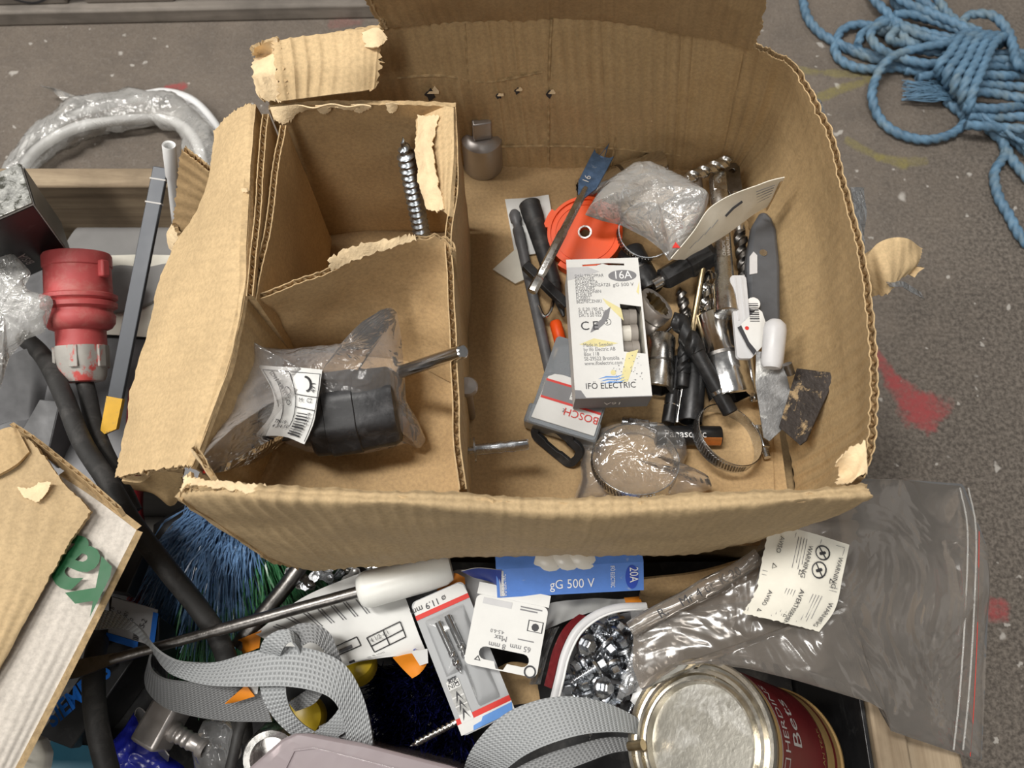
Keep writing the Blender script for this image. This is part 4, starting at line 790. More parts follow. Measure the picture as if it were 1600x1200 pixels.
# big two step socket
t = socket('impact_socket', 'large chrome deep socket with a stepped neck in the pile', F(1144, 622, .0185), F(1112, 494, .020), .0168, .0140, 'chrome', 6, False)
socket('twelve_point_socket', 'ring shaped chrome socket showing its twelve point bore', F(1028, 474, .036), F(998, 502, .020), .0148, .0142, 'steel_satin', 12)
socket('small_worn_socket', 'small worn chrome socket lying under the fuse carton edge', F(1026, 610, .016), F(1032, 528, .014), .0122, .0116, 'steel', 6)
socket('short_black_socket', 'black impact socket lying behind the fuse carton', F(1016, 455, .014), F(984, 392, .014), .0112, .0110, 'tool_black', 6)
t, L = axthing('hex_adaptor', 'black hexagonal steel adaptor below the header card', 'adaptor', F(1034, 438, .026), F(1112, 394, .030))
mb = MB(); mb.lathe([(0, .007), (.002, .0092), (.022, .0098), (.023, .0112), (L-.004, .0112), (L, .0095)], 6); mb.build('body', 'tool_black', t, sharp=20); mb = MB(); mb.lathe([(-.008, .0045), (0, .0045)], 16); mb.build('stub', 'steel', t)
t, L = axthing('ringed_drill', 'black drill with a twisted tip and bright ring leaning over the pile', 'drill bit', F(1142, 646, .022), F(1054, 488, .040))
mb = MB(); mb.lathe([(0, .0048), (.001, .0058), (.016, .0058), (.0165, .0060), (.019, .0060), (.0195, .0055), (L*.60, .0058)], 24, None, 0); mb.build('shank', 'tool_black', t)
mb = MB(); mb.lathe([(.0165, .0062), (.0192, .0062)], 24, caps=False); mb.build('ring', 'chrome', t); drill_mb(L*.40, .0072, .04, depth=.5, M=Matrix.Translation((0, 0, L*.60))).build('flutes', 'tool_black', t)
t, L = axthing('thin_brass_rod', 'thin dull brass rod running down through the pile', 'rod', F(1058, 660, .008), F(1098, 420, .030)); mb = MB(); mb.lathe([(0, .0017), (L*.55, .0017), (L*.56, .0026), (L, .0026)], 12, None, [0, 0, 1]); mb.build('rod', ['steel', 'brass'], t)
t, L = axthing('banded_black_bit', 'slim black bit with two thin silver bands', 'drill bit', F(1044, 662, .0085), F(1060, 560, .0085))
mb = MB(); mb.lathe([(0, .0046), (.001, .0052), (L, .0052)], 22); mb.build('shank', 'tool_black', t)
for z in (.014, .026): mb = MB(); mb.lathe([(z, .00535), (z+.0008, .00535)], 22, caps=False); mb.build('band', 'chrome', t)
t, L = axthing('black_deep_tube', 'thick matt black tube lying beside the banded bit', 'tube', F(1078, 660, .0105), F(1092, 500, .0105)); mb = MB(); mb.lathe([(.012, .0070), (0, .0072), (0, .0086), (.001, .0090), (L-.002, .0090), (L, .008)], 28, caps=False); mb.build('tube', 'tool_black', t)
drill('black_spiral_bit', 'short black spiral bit between the brass rod and worn socket', F(1066, 605, .018), F(1072, 510, .022), .0052, .2, .024, 'tool_black')
t, L = axthing('zinc_hex_screw', 'small zinc screw lying beside the twelve point socket', 'screw', F(1036, 524, .006), F(1052, 508, .006)); thread_mb(L, .0014, .0006, .0014, 12).build('thread', 'zinc', t); mb = MB(); mb.lathe([(-.003, .0036), (0, .0036)], 6); mb.build('head', 'zinc', t, sharp=20)
t, L = axthing('chrome_pin', 'short chrome pin standing beside the scraper handle', 'pin', F(1180, 628, .012), F(1170, 560, .020)); mb = MB(); mb.lathe([(0, .003), (.001, .0038), (.01, .0038), (.011, .0032), (L, .0032)], 18); mb.build('pin', 'chrome', t)
# ---- white clip with barcode label
M, wd, h = quadM(F(1152, 560, .042), F(1178, 560, .042), F(1142, 430, .048)); t = thing('white_plastic_clip', 'white plastic hanging clip with a barcode label', 'clip', M)
mb = MB(); mb.poly(rrect(0, wd, 0, h, .003), (), -.004, 0); mb.build('body', 'white_clip', t, bevel=.001)
for k in range(2): mb = MB(); mb.box(wd*.25+wd*.4*k, wd*.33+wd*.4*k, h*.45, h*.97, 0, .0006); mb.build('rib', 'white_clip', t)
mb = MB(); mb.poly(circ(wd+.004, h*.66, .005, 16), (), -.004, -.001); mb.build('side_knob', 'white_plastic', t, bevel=.001)
lbm = Matrix.Translation((wd*.12, h*.02, .0012)) @ Matrix.Rotation(-.0, 4, 'Z')
lp = [(0, h*.33), (.006, h*.10), (.010, 0), (.021, .012), (.022, .020), (.019, h*.52), (.016, h*.56)]
mb = MB(); mb.poly(lp, (), 0, .0008, 0, lbm); lb_ = mb.build('barcode_label', 'paper', t)
shape(lb_, 'label_band', [(0, h*.33), (.006, h*.10), (.010, 0), (.012, .004), (.0075, h*.16), (.0028, h*.36)], 'ink', .0009, M=lbm)
for k in range(9): rect(lb_, 'barcode_bar', .0095, .0165, .026+.0017*k, .0266+.0017*k+.0004*(k % 2), 'ink', .0011, lbm)
shape(lb_, 'red_logo', circ(.0068, .021, .0015, 12), 'ink_red', .0009, M=lbm)
# ---- scrapers
def platepx(name, pts, z, mat, parent, th=.0015, bev=.0003):
    P = [U(x, y, zz) for (x, y), zz in zip(pts, z)]; n = len(P); mb = MB(); nrm = (P[1]-P[0]).cross(P[2]-P[1]).normalized(); nrm = nrm if nrm.z > 0 else -nrm
    c = sum(P, V())/n
    P = [p-nrm*(p-c).dot(nrm) for p in P]
    Q = [p-nrm*th for p in P]
    ar = sum((P[i]-c).cross(P[(i+1) % n]-c).dot(nrm) for i in range(n))
    f = tuple(range(n)) if ar > 0 else tuple(range(n))[::-1]
    fs = [f, tuple(n+i for i in f[::-1])]+[((i, n+i, n+(i+1) % n, (i+1) % n) if ar > 0 else (i, (i+1) % n, n+(i+1) % n, n+i)) for i in range(n)]
    mb.add(P+Q, fs, 0, [(p.x, p.y) for p in P+Q]); return mb.build(name, mat, parent, world=True, bevel=bev)
t = thing('putty_knife', 'paint smeared putty knife with a white handle lying by the right wall', 'putty knife', F(1210, 600, .01))
platepx('blade', [(1182, 548), (1222, 552), (1243, 640), (1239, 656), (1202, 690), (1192, 684), (1180, 600)], [ZF+.050, ZF+.052, ZF+.044, ZF+.042, ZF+.034, ZF+.033, ZF+.042], 'blade_smear', t)
mb = MB(); ax = axisM(F(1206, 575, .054), F(1212, 506, .060)); mb.lathe([(0, .006), (.003, .0078), (.028, .0082), (.032, .0075), (.035, .004)], 24, ax, 0, True, lambda a, z: 1-.25*abs(math.sin(a))); mb.build('handle', 'white_clip', t, world=True)
t = thing('rusty_scraper_blade', 'rusty dark scraper blade leaning on the right box wall', 'scraper', F(1255, 640, .01))
platepx('blade', [(1233, 573), (1289, 580), (1287, 600), (1272, 690), (1263, 697), (1226, 668)], [ZF+.068, ZF+.085, ZF+.082, ZF+.046, ZF+.042, ZF+.036], 'rust_blade', t)
mb = MB(); mb.lathe([(0, .003), (.008, .0034)], 14, axisM(F(1236, 585, .066), F(1230, 570, .070))); mb.build('tang', 'steel_dark', t, world=True)
# ---- battery
t, L = axthing('aa_battery', 'black and copper AA battery lying behind the loose hose clamp', 'battery', F(1024, 680, .0075), F(1126, 681, .0075))
mb = MB(); mb.lathe([(0, .0070), (.0004, .0073), (L*.70, .0073), (L-.0006, .0073), (L, .0068)], 32, None, [0, 0, 0, 0]); bd = mb.build('body', 'box_black', t)
mb = MB(); vs = []; fs = []
for i in range(13):
    a = math.radians(-64+i*5.5); 
    for z in (.034, L-.0008): vs.append((.00738*math.cos(a-PI*.0), .00738*math.sin(a), z))
for i in range(12): fs.append((2*i, 2*i+1, 2*i+3, 2*i+2))
bt_ = WM(t).to_3x3(); front = math.atan2((bt_.inverted() @ V((0, -1, .35))).y, (bt_.inverted() @ V((0, -1, .35))).x); upa = math.atan2((bt_.inverted() @ V((0, 0, 1))).y, (bt_.inverted() @ V((0, 0, 1))).x)
mb.add(vs, fs, 0, None, Matrix.Rotation(front+.35, 4, 'Z')); mb.build('copper_band', 'battery_copper', t)
mb = MB(); mb.lathe([(L, .0028), (L+.001, .0028)], 16); mb.build('terminal', 'zinc', t)
def batbend(co):
    a = upa+(-1 if (bt_ @ V((math.cos(upa+.1), math.sin(upa+.1), 0))).y > (bt_ @ V((math.cos(upa), math.sin(upa), 0))).y else 1)*(-co.y)/.0074*-1
    a = upa-( (-1 if (bt_ @ V((math.cos(upa+.1), math.sin(upa+.1), 0))).y > (bt_ @ V((math.cos(upa), math.sin(upa), 0))).y else 1) )*co.y/.0074
    return V((.00742*math.cos(a), .00742*math.sin(a), co.x))
text(bd, 'Panasonic', .005, -.0036, .0078, 'ink_white', bend=batbend, z=0)
# ---- loose hose clamp, bagged hose clamp
def clamp(parent, M, r, wdt, a0=-.2, slots=34):
    mb = MB(); mb.poly(circ(0, 0, r, 64), [circ(0, 0, r-.0008, 64)], -wdt/2, wdt/2, 0, M); bd = mb.build('band', 'zinc', parent, world=True, bevel=.0002)
    sm = MB()
    for k in range(slots):
        a = PI*.72+k*.085; sm.box(-.0002, .0002, -.0006, .0006, -wdt*.30, wdt*.30, 0, M @ Matrix.Rotation(a, 4, 'Z') @ Matrix.Translation((r+.0001, 0, 0)) @ Matrix.Rotation(.35, 4, 'X'))
    sm.build('worm_slots', 'steel_dark', bd, world=True, kind='stuff')
    H = M @ Matrix.Rotation(a0, 4, 'Z') @ Matrix.Translation((r+.002, 0, 0))
    mb = MB(); mb.box(-.0026, .0035, -.008, .008, -wdt*.55, wdt*.55, 0, H); mb.build('housing', 'zinc', parent, world=True, bevel=.001)
    mb = MB(); mb.lathe([(-.014, .0025), (.006, .0025), (.0062, .0038), (.012, .0038)], 12, H @ Matrix.Translation((.002, 0, 0)) @ Matrix.Rotation(-PI/2, 4, 'X')); mb.build('worm_screw', 'zinc', parent, world=True)
c = F(1133, 688, .008); t = thing('hose_clamp', 'loose zinc worm drive hose clamp with slotted band', 'hose clamp', c)
clamp(t, Matrix.Translation(c+V((0, 0, .006))) @ Matrix.Rotation(-.26, 4, 'X') @ Matrix.Rotation(.34, 4, 'Y'), .0262, .0098, .12)
t = thing('bagged_hose_clamp', 'hose clamp sealed in a small clear bag at the box front', 'bag', F(990, 720, .002))
clamp(t, Matrix.Translation(F(992, 722, .016)) @ Matrix.Rotation(-.34, 4, 'X'), .0310, .0095, 1.4)
bp = [(905, 700, .004), (925, 674, .008), (960, 664, .012), (1000, 660, .012), (1035, 662, .012), (1072, 690, .010), (1074, 712, .008), (1060, 740, .008), (1085, 736, .014), (1108, 748, .018), (1114, 764, .012), (1060, 778, .008), (980, 784, .006), (896, 782, .006), (908, 745, .004)]
pillow([F(*p) for p in bp], F(990, 715, .004), .018, 26, 130, .004, 40, 11, .45).build('clear_bag', 'bag_clear', t, world=True, sharp=70)
# ---- black hanger
M, wd, h = quadM(F(836, 683, .006), F(880, 720, .004), F(862, 652, .022)); t = thing('plastic_hanger_ring', 'black plastic hanger ring with a stepped slot by the drill case', 'hanger', M)
L_, W_ = .042, .022
hole = [(.006, .0065), (.013, .0065), (.015, .0055), (.026, .0055), (.028, .0065), (.036, .0065), (.037, .011), (.036, .0155), (.028, .0155), (.026, .0165), (.015, .0165), (.013, .0155), (.006, .0155), (.005, .011)]
mb = MB(); mb.poly(rrect(0, L_, 0, W_, .008, 6), [hole], -.004, 0, 0, Matrix.Rotation(.0, 4, 'Z') @ Matrix.Translation((-.006, -.003, 0))); mb.build('ring', 'rubber', t, bevel=.0012)
mb = MB(); mb.poly([(.012, .019), (.024, .019), (.021, .0225), (.015, .0225)], (), -.003, .001); mb.build('tab', 'rubber', t)
# ---- drill case
M, wd, h = quadM(F(824, 656, .022), F(934, 690, .024), F(866, 522, .024)); t = thing('drill_bit_case', 'translucent grey drill bit case with white red and grey label', 'case', M)
mb = MB(); mb.poly(rrect(0, wd*.96, 0, h, .003), (), -.02, -.001); mb.build('lower_shell', 'case_clear', t, bevel=.002)
mb = MB(); mb.box(.003, wd*.93, .004, h-.003, -.017, -.012); mb.build('insert', 'rubber_grey', t)
mb = MB(); mb.box(-.003, wd*.98, -.001, h*.20, -.019, -.0012); mb.build('hinged_end', 'case_clear', t, bevel=.0015)
x1 = wd*.93
mb = MB(); mb.poly([(.002, .003), (x1, .003), (x1, h*.56), (.014, h*.58), (.008, h*.565), (.004, h*.52)], (), -.0008, .0003); lb_ = mb.build('label', 'paper', t)
rect(lb_, 'grey_band', .0035, x1, h*.30, h*.47, 'ink_grey', .0006); rect(lb_, 'red_stripe', .0035, x1, h*.47, h*.495, 'ink_red', .0006); rect(lb_, 'red_stripe', .0035, x1, h*.275, h*.30, 'ink_red', .0006); rect(lb_, 'count_panel', .024, .0335, h*.34, h*.43, 'paper', .0008)
text(lb_, '25 x', .0325, h*.40, .0045, 'ink', rot=PI, z=.001); text(lb_, 'BOSCH', .0490, h*.240, .0080, 'ink_red', rot=PI, z=.001); text(lb_, 'P24', .0345, h*.545, .0035, 'ink_grey', rot=PI, z=.001); text(lb_, 'Z', .024, h*.225, .0035, 'ink_grey', rot=PI, z=.001)
# ---- fuse carton
ZB = ZF+.048
M, wd, h = quadM(U(899, 622, ZB), U(1019, 618, ZB), U(880, 406, ZB+.004)); t = thing('white_fuse_carton', 'white 16A fuse carton with a cut out window showing a fuse', 'carton', M)
th = .022
win = [(wd*.70, h*.36), (wd-.0006, h*.36), (wd-.0006, h*.66), (wd*.70, h*.66)]
win = [(wd*.685, h*.31), (wd*.97, h*.29), (wd*.975, h*.63), (wd*.69, h*.655)]
mb = MB(); mb.poly([(0, 0), (wd, 0), (wd, h), (0, h)], [win, [(wd*.22, h*.945), (wd*.42, h*.948), (wd*.5, h*.962), (wd*.58, h*.948), (wd*.80, h*.942), (wd*.80, h*.958), (wd*.58, h*.965), (wd*.42, h*.963), (wd*.22, h*.958)]], -.0005, 0); fc = mb.build('front_panel', 'paper', t)
mb = MB(); mb.box(0, .0006, 0, h*.9, -th, -.0005); mb.build('side_panel', 'paper', t); mb = MB(); mb.box(wd-.0006, wd, 0, h*.9, -th, -.0005); mb.build('side_panel', 'paper_cream', t); mb = MB(); mb.box(0, wd, 0, h*.9, -th-.0006, -th); mb.build('back_panel', 'fuse_grey', t); mb = MB(); mb.box(0, wd, h*.9, h*.906, -th, -.0005); mb.build('top_panel', 'paper', t)
mb = MB(); mb.add([(0, 0, 0), (wd, 0, 0), (wd, 0, -th), (0, 0, -th), (0, -.0006, 0), (wd, -.0006, 0), (wd, -.0006, -th), (0, -.0006, -th)], [(0, 1, 2, 3), (7, 6, 5, 4), (4, 5, 1, 0), (3, 2, 6, 7), (0, 3, 7, 4), (5, 6, 2, 1)]); en = mb.build('end_flap', 'ink_grey', t)
text(en, '16A', wd*.64, 0, .008, 'ink_white', name='lettering', z=0, M=Matrix.Translation((0, -.0009, -th*.72)) @ Matrix.Rotation(PI/2, 4, 'X') @ Matrix.Rotation(PI, 4, 'Z') @ Matrix.Translation((-wd*1.28, -.0065, 0)))
strip_pts = [(wd*.0, h*.865), (wd*.60, h*.93), (wd*.55, h*1.0), (0, h*1.0)]
shape(fc, 'grey_fade', [(0, h*.84), (wd*.45, h*.90), (wd*.30, h*.938), (0, h*.94)], 'paper_grey', .0001, t=.00005); shape(fc, 'grey_corner', [(0, 0), (wd*.14, 0), (wd*.08, h*.05), (0, h*.055)], 'ink_grey', .0001, t=.00005)
for pts in ([(.46, .70), (.70, .62), (.72, .53), (.50, .66)], [(.10, .37), (.30, .41), (.62, .37), (.4, .345)], [(.60, .10), (.72, .30), (.88, .32), (.70, .10)], [(.96, .72), (.985, .82), (.93, .74)]): shape(fc, 'yellow_print', [(x*wd, y*h) for x, y in pts], 'ink_yellow', .0001, t=.00005)
shape(fc, 'rating_oval', circ(wd*.76, h*.865, wd*.195, 32, h*.043), 'ink_grey', .00016, t=.00005); text(fc, '16A', wd*.76, h*.842, .0092, 'ink_white', align='CENTER', z=.0003, sx=.9)
text(fc, 'gG 500 V', wd*.76, h*.785, .0040, 'ink_grey', align='CENTER', z=.0003)
text(fc, 'SMÄLTPROPPAR\nSIKRINGER\nSULAKKEITA\nSCHMELZEINSÄTZE\nFUSELINKS\nD-PATRONEN\nFUSIBLES\nFUSIBILI\nBEZPIECZNIKI', wd*.10, h*.860, .0036, 'ink_grey', lines=.72, z=.0003, sx=.82)
text(fc, 'S: E 20 190 42\nN: EL 16 245 20\nDK: S 50 022 16', wd*.12, h*.612, .0034, 'ink_grey', lines=.72, z=.0003, sx=.9)
text(fc, 'C', wd*.13, h*.472, .0095, 'ink', z=.0003); text(fc, 'E', wd*.29, h*.472, .0095, 'ink', z=.0003)
shape(fc, 'approval_ring', circ(wd*.50, h*.525, .0027, 20), 'ink', .00016, [circ(wd*.50, h*.525, .0023, 20)], .00005); text(fc, 'S', wd*.475, h*.513, .004, 'ink', z=.0003)
shape(fc, 'lightning_mark', [(wd*.26, h*.452), (wd*.30, h*.50), (wd*.42, h*.545), (wd*.47, h*.60), (wd*.56, h*.635), (wd*.52, h*.56), (wd*.46, h*.535), (wd*.53, h*.565), (wd*.44, h*.505), (wd*.38, h*.48)], 'ink_grey', .0002, t=.00005)
text(fc, 'Made in Sweden\nby Ifö Electric AB\nBox 118\nSE-29522 Bromölla\nwww.ifoelectric.com', wd*.15, h*.352, .0040, 'ink_grey', lines=.88, z=.0003, sx=.8)
for k in range(3): shape(fc, 'wave_print', [(wd*(.32+.02*k), h*(.125-.018*k)), (wd*(.42+.02*k), h*(.142-.018*k)), (wd*(.55+.02*k), h*(.138-.018*k)), (wd*(.66+.01*k), h*(.152-.018*k)), (wd*(.56+.02*k), h*(.130-.018*k)), (wd*(.43+.02*k), h*(.133-.018*k))], 'ink_lightblue', .0002, t=.00005)
shape(fc, 'sun_print', circ(wd*.52, h*.165, .0019, 14), 'ink_yellow', .0002, t=.00005)
text(fc, 'IFÖ ELECTRIC', wd*.14, h*.058, .0062, 'ink', z=.0003, sx=.92)
for k in range(46): 
    x = random.uniform(.5, .95); y = random.uniform(.10, .28)
    shape(fc, 'printed_dot', circ(wd*x, h*y, random.uniform(.0002, .0005), 6), 'ink_grey', .0002, t=.00004)
shape(fc, 'red_slot_mark', [(wd*.60, h*.944), (wd*.79, h*.944), (wd*.79, h*.95), (wd*.60, h*.95)], 'ink_red', -.004, t=.0001)
for k, y in enumerate((.60, .48, .36)):
    mb = MB(); ax = Matrix.Translation((wd*.50, h*y, -.012)) @ Matrix.Rotation(PI/2, 4, 'Y'); mb.lathe([(0, .0062), (.001, .0066), (.020, .0066), (.021, .0062)], 24, ax); mb.build('ceramic_fuse', 'ceramic' if k == 1 else 'fuse_grey', t)
    mb = MB(); mb.lathe([(.0175, .0072), (.0225, .0072), (.023, .006)], 24, ax); mb.build('fuse_cap', 'fuse_grey', t)
# ================================================================== left side of the crate
solo(sheet([[V((x, y, .072)) for x in (-.635, -.4, -.2, 0, .234)] for y in (-.315, -.2, -.1, 0, .108)], 60, 40, t=.001, amp=.014, nscale=14, seed=130, wrinkle=.006, wscale=22), 'dark_filler_sheet', ['rubber']*3, 'added crumpled black sheet standing in for the dark gaps under the tools', 'filler sheet')  # added filler under the tools, its black stands in for the shaded gaps
# ---- coil of white hose in film, on the floor behind the crate
t = thing('wrapped_hose_coil', 'coil of white hose wrapped in crinkled clear film on the floor', 'hose', U(180, 200, 0))
hp = [U(x, y, z) for x, y, z in ((-60, 420, .012), (-20, 330, .012), (8, 272, .013), (42, 226, .014), (100, 185, .015), (165, 163, .016), (232, 149, .017), (262, 146, .017), (296, 156, .016), (322, 178, .015), (344, 212, .014), (356, 260, .013), (350, 320, .012))]
mb = MB(); mb.tube(fine(hp, .008), .0062, 14); mb.build('hose', 'hose_white', t, world=True)
hp2 = [U(x, y, z) for x, y, z in ((15, 300, .012), (52, 240, .012), (112, 202, .012), (175, 190, .012), (232, 186, .012), (275, 192, .012), (304, 218, .012), (318, 262, .012), (314, 320, .012))]
mb = MB(); mb.tube(fine(hp2, .008), .0062, 14); mb.build('hose', 'hose_white', t, world=True)
wp = [U(x, y, .022) for x, y in ((-10, 345), (22, 280), (60, 228), (108, 194), (160, 178), (215, 170), (262, 172), (296, 192), (318, 236), (320, 300))]
wp = fine(wp, .006); rr = [.020+.009*noise.noise(p*16)+.004*noise.noise(p*45) for p in wp]
mb = MB(); mb.tube(wp, rr, 26, prof=lambda a, L: 1+.30*noise.noise(V((math.cos(a)*1.6, math.sin(a)*1.6, L*32)))+.14*abs(noise.noise(V((math.cos(a)*3, math.sin(a)*3, L*60)))), flat=.9); mb.build('film_wrap', 'bag_wrap', t, world=True, sharp=70)
sheet([[U(64, 130, .03), U(90, 140, .02), U(120, 150, .015), U(146, 164, .012)], [U(72, 136, .018), U(94, 152, .012), U(112, 164, .006), U(144, 170, .005)]], 30, 12, t=.0006, amp=.006, nscale=40, seed=81, wrinkle=.003).build('loose_film_end', ['bag_wrap']*3, t, world=True)
# ---- black printed carton
O = U(52, 319, .285); A = U(33, 257, .285)-O; B = U(-70, 372, .285)-O; C = U(112, 402, .19)-O
t = thing('black_printed_carton', 'black carton with silver patterned lid standing in the crate', 'carton', dn(O+C*.9+B*.5, (O+C).z))
mb = MB(); mb.hexa(O+C, A, B, -C*.985); mb.build('body', 'box_black', t, world=True, bevel=.001)
mb = MB(); mb.hexa(O-C*.012, A, B, -C*.012); mb.build('silver_top', 'box_foil', t, world=True, bevel=.0006)
nA = (B.cross(C)).normalized(); nA = nA if nA.dot(A) < 0 else -nA
mb = MB(); q = C.cross(A).normalized(); q = q if q.dot(B) < 0 else -q; mb.hexa(O+C+q*.0003, A, q*.0004, -C*.96); mb.build('side_panel', 'box_side', t, world=True)
for e0, e1 in ((O, A), (O, B), (O, C)): mb = MB(); mb.tube([e0, e0+e1*.5, e0+e1], .0006, 6); mb.build('worn_edge', 'ink_silver', t, world=True)
def onplane(px, py, p0, n):
    d = U(px, py, 0)-cam.location; return cam.location+d*((p0-cam.location).dot(n)/d.dot(n))
nb = B.cross(C).normalized(); nb = nb if nb.dot(cam.location-O) > 0 else -nb
o_ = onplane(54, 408, O, nb); x_ = (onplane(28, 386, O, nb)-o_).normalized(); y_ = nb.cross(x_)
text(t, 'B/S/A', 0, 0, .0088, 'ink_silver', z=.0012, M=WM(t).inverted() @ Matrix.Translation(o_) @ Matrix((x_, y_, nb)).transposed().to_4x4(), shear=.2)
# ---- grey disc and white sheet on the jumble behind
solo(MB().lathe([(0, .058), (.001, .06), (.005, .06), (.006, .058)], 56, Matrix.Translation(U(200, 402, .13))), 'grey_disc', 'disc_grey', 'flat grey round disc lying by the crate back board', 'disc')
solo(sheet([[U(120, 402, .138), U(200, 398, .138), U(275, 398, .138)], [U(120, 450, .132), U(200, 450, .132), U(280, 450, .132)], [U(110, 520, .128), U(200, 525, .128), U(280, 530, .128)]], 20, 20, t=.0006, amp=.002, seed=82), 'white_sheet', ['paper_cream']*3, 'off white card sheet under the dark steel bar', 'sheet')
t = thing('grey_junk_carton', 'dull grey flat carton lying deep in the crate beneath the plug', 'carton', V((-.33, .2, .021))); mb = MB(); mb.box(-.50, -.20, .16, .40, .022, .120); mb.build('body', 'panel_grey', t, world=True, bevel=.002)  # dark grey body colour stands in for the shadow down here
# ---- red industrial plug
t, L = axthing('red_industrial_plug', 'dusty red industrial power plug with grey cable gland', 'plug', U(131, 598, .168), U(120, 398, .205))
mb = MB(); mb.lathe([(.0, .0105), (.001, .0160), (.004, .0175), (.022, .0205), (.030, .0205)], 40, None, 0, True, lambda a, z: 1+.03*math.cos(6*a)); mb.build('cable_gland', 'plug_grey', t)
mb = MB(); mb.lathe([(.030, .0190), (.043, .0190), (.045, .0235), (.049, .0262), (.055, .0268), (.058, .0248), (.060, .0248), (.062, .0285), (.0655, .0285), (.067, .0262), (.069, .0290), (.072, .0290), (.0735, .0255), (L-.012, .0252), (L-.011, .0262), (L-.002, .0262), (L, .0250), (L-.001, .0222), (L-.03, .0215)], 48, caps=False); mb.build('body', 'plug_red', t)
mb = MB(); mb.lathe([(L-.03, .0215), (L-.0295, 0)], 40, caps=False); mb.build('pin_face', 'plug_red', t)
for k in range(5):
    a = k*2*PI/5; mb = MB(); mb.lathe([(L-.03, .003), (L-.008, .003), (L-.007, .0022)], 14, Matrix.Translation((.013*math.cos(a), .013*math.sin(a), 0))); mb.build('pin', 'brass', t)
Rw = WM(t).to_3x3().inverted() @ V((1, 0, .35)); ar = math.atan2(Rw.y, Rw.x)
mb = MB(); mb.box(.0245, .0305, -.004, .004, L-.022, L-.008, 0, Matrix.Rotation(ar, 4, 'Z')); mb.build('key_lug', 'plug_red', t, bevel=.0015)
for da in (0, 1.3, 2.6, 3.9, 5.2): mb = MB(); mb.box(.0192, .0215, -.0035, .0035, .012, .030, 0, Matrix.Rotation(ar+da, 4, 'Z')); mb.build('gland_rib', 'plug_grey', t, bevel=.0006)
cb = [U(x, y, z) for x, y, z in ((131, 592, .17), (138, 620, .172), (146, 660, .178), (160, 700, .185), (182, 745, .19), (208, 800, .185))]
mb = MB(); mb.tube(fine(cb, .006), .0068, 16); mb.build('plug_cable', 'cable', t, world=True)
# ---- cables
def cable(label, pts, r, name='power_cable', flat=1., mat='cable'):
    mb = MB(); mb.tube(fine([U(*p) for p in pts], .006), r, 16, flat=flat); return solo(mb, name, mat, label, 'cable')
cable('thick black cable running past the plug and across the blue duster', [(38, 528, .165), (70, 560, .175), (100, 620, .19), (128, 690, .2), (168, 752, .212), (205, 815, .216), (260, 888, .212), (310, 950, .196), (345, 1005, .184), (372, 1090, .165), (380, 1150, .13)], .0072)
cable('black cable hanging straight down over the blue lettered carton', [(158, 985, .13), (148, 1030, .175), (147, 1090, .182), (155, 1150, .18), (175, 1230, .17)], .0075)
cable('thin black cable beside the chrome coupling ring', [(388, 1110, .16), (374, 1140, .17), (365, 1180, .17), (352, 1230, .165)], .0038, 'thin_cable')
cable('dark red hose glimpsed between the cable and the large box', [(218, 610, .12), (212, 700, .125), (205, 800, .13), (222, 870, .125), (215, 950, .11)], .009, 'red_hose', 1., 'terracotta_red')
cable('dark steel pipe lying over the green duster bristles', [(478, 870, .165), (455, 905, .165), (415, 955, .162), (372, 1010, .158)], .0062, 'steel_pipe', 1., 'steel_dark')
# ---- dark steel flat bar with yellow tip, white tube
p0, p1 = U(171, 672, .185), U(252, 262, .255); t, L = axthing('flat_steel_bar', 'slate grey flat steel bar with a yellow painted tip', 'bar', p0, p1)
mb = MB(); mb.box(-.0062, .0062, -.0018, .0018, .024, L); mb.build('bar', 'bar_slate', t, bevel=.0006)
mb = MB(); mb.poly([(-.0060, -.006), (.0064, .002), (.0066, .026), (-.0066, .026)], (), -.002, .002, 0, None, 'xz'); mb.build('yellow_tip', 'yellow_paint', t)
for z in (L*.86, L*.95): mb = MB(); mb.box(-.0066, .0066, -.0021, .0021, z, z+.0012); mb.build('tape_band', 'ink_silver', t)
t, L = axthing('white_plastic_tube', 'white plastic tube end poking up beside the torn flap', 'tube', U(280, 385, .20), U(264, 226, .30))
mb = MB(); mb.lathe([(0, .0038), (L-.032, .0040), (L-.03, .0048), (L-.001, .0050), (L, .0046), (L-.001, .0034), (L-.012, .0032), (L-.0121, 0)], 24, caps=False); mb.build('tube', 'white_plastic', t)
mb = MB(); mb.tube(fine([V((-.003, 0, L-.004)), V((-.010, 0, L-.012)), V((-.010, 0, L-.028)), V((-.004, 0, L-.034))], .002), .0005, 6); mb.build('thread_loop', 'white_clip', t)
# ---- film at the left edge, grey panels
t = thing('crumpled_film', 'crumpled milky plastic film beside the red plug', 'plastic film', U(20, 480, .2))
pillow([U(*p) for p in ((-60, 360, .235), (0, 378, .235), (30, 405, .232), (50, 427, .228), (34, 438, .226), (45, 455, .224), (78, 462, .222), (84, 472, .22), (70, 520, .21), (40, 530, .208), (14, 560, .205), (0, 610, .205), (-60, 620, .205))], U(5, 490, .222), .008, 24, 100, .008, 34, 4, .5).build('film', 'bag_milky', t, world=True, sharp=70)
t = thing('grey_metal_bracket', 'bent grey sheet metal bracket under the film beside the cables', 'bracket', U(40, 620, .12))
sheet([[U(-40, 600, .17), U(10, 560, .175), U(50, 545, .175), U(80, 575, .165)], [U(-40, 680, .15), U(10, 660, .155), U(45, 655, .155), U(66, 640, .15)]], 24, 14, t=.002, seed=83).build('curved_face', ['panel_grey']*3, t, world=True)
sheet([[U(62, 625, .165), U(92, 628, .165)], [U(20, 700, .14), U(72, 715, .14)]], 10, 12, t=.002, seed=84, smooth=False).build('bright_face', ['alu']*3, t, world=True)
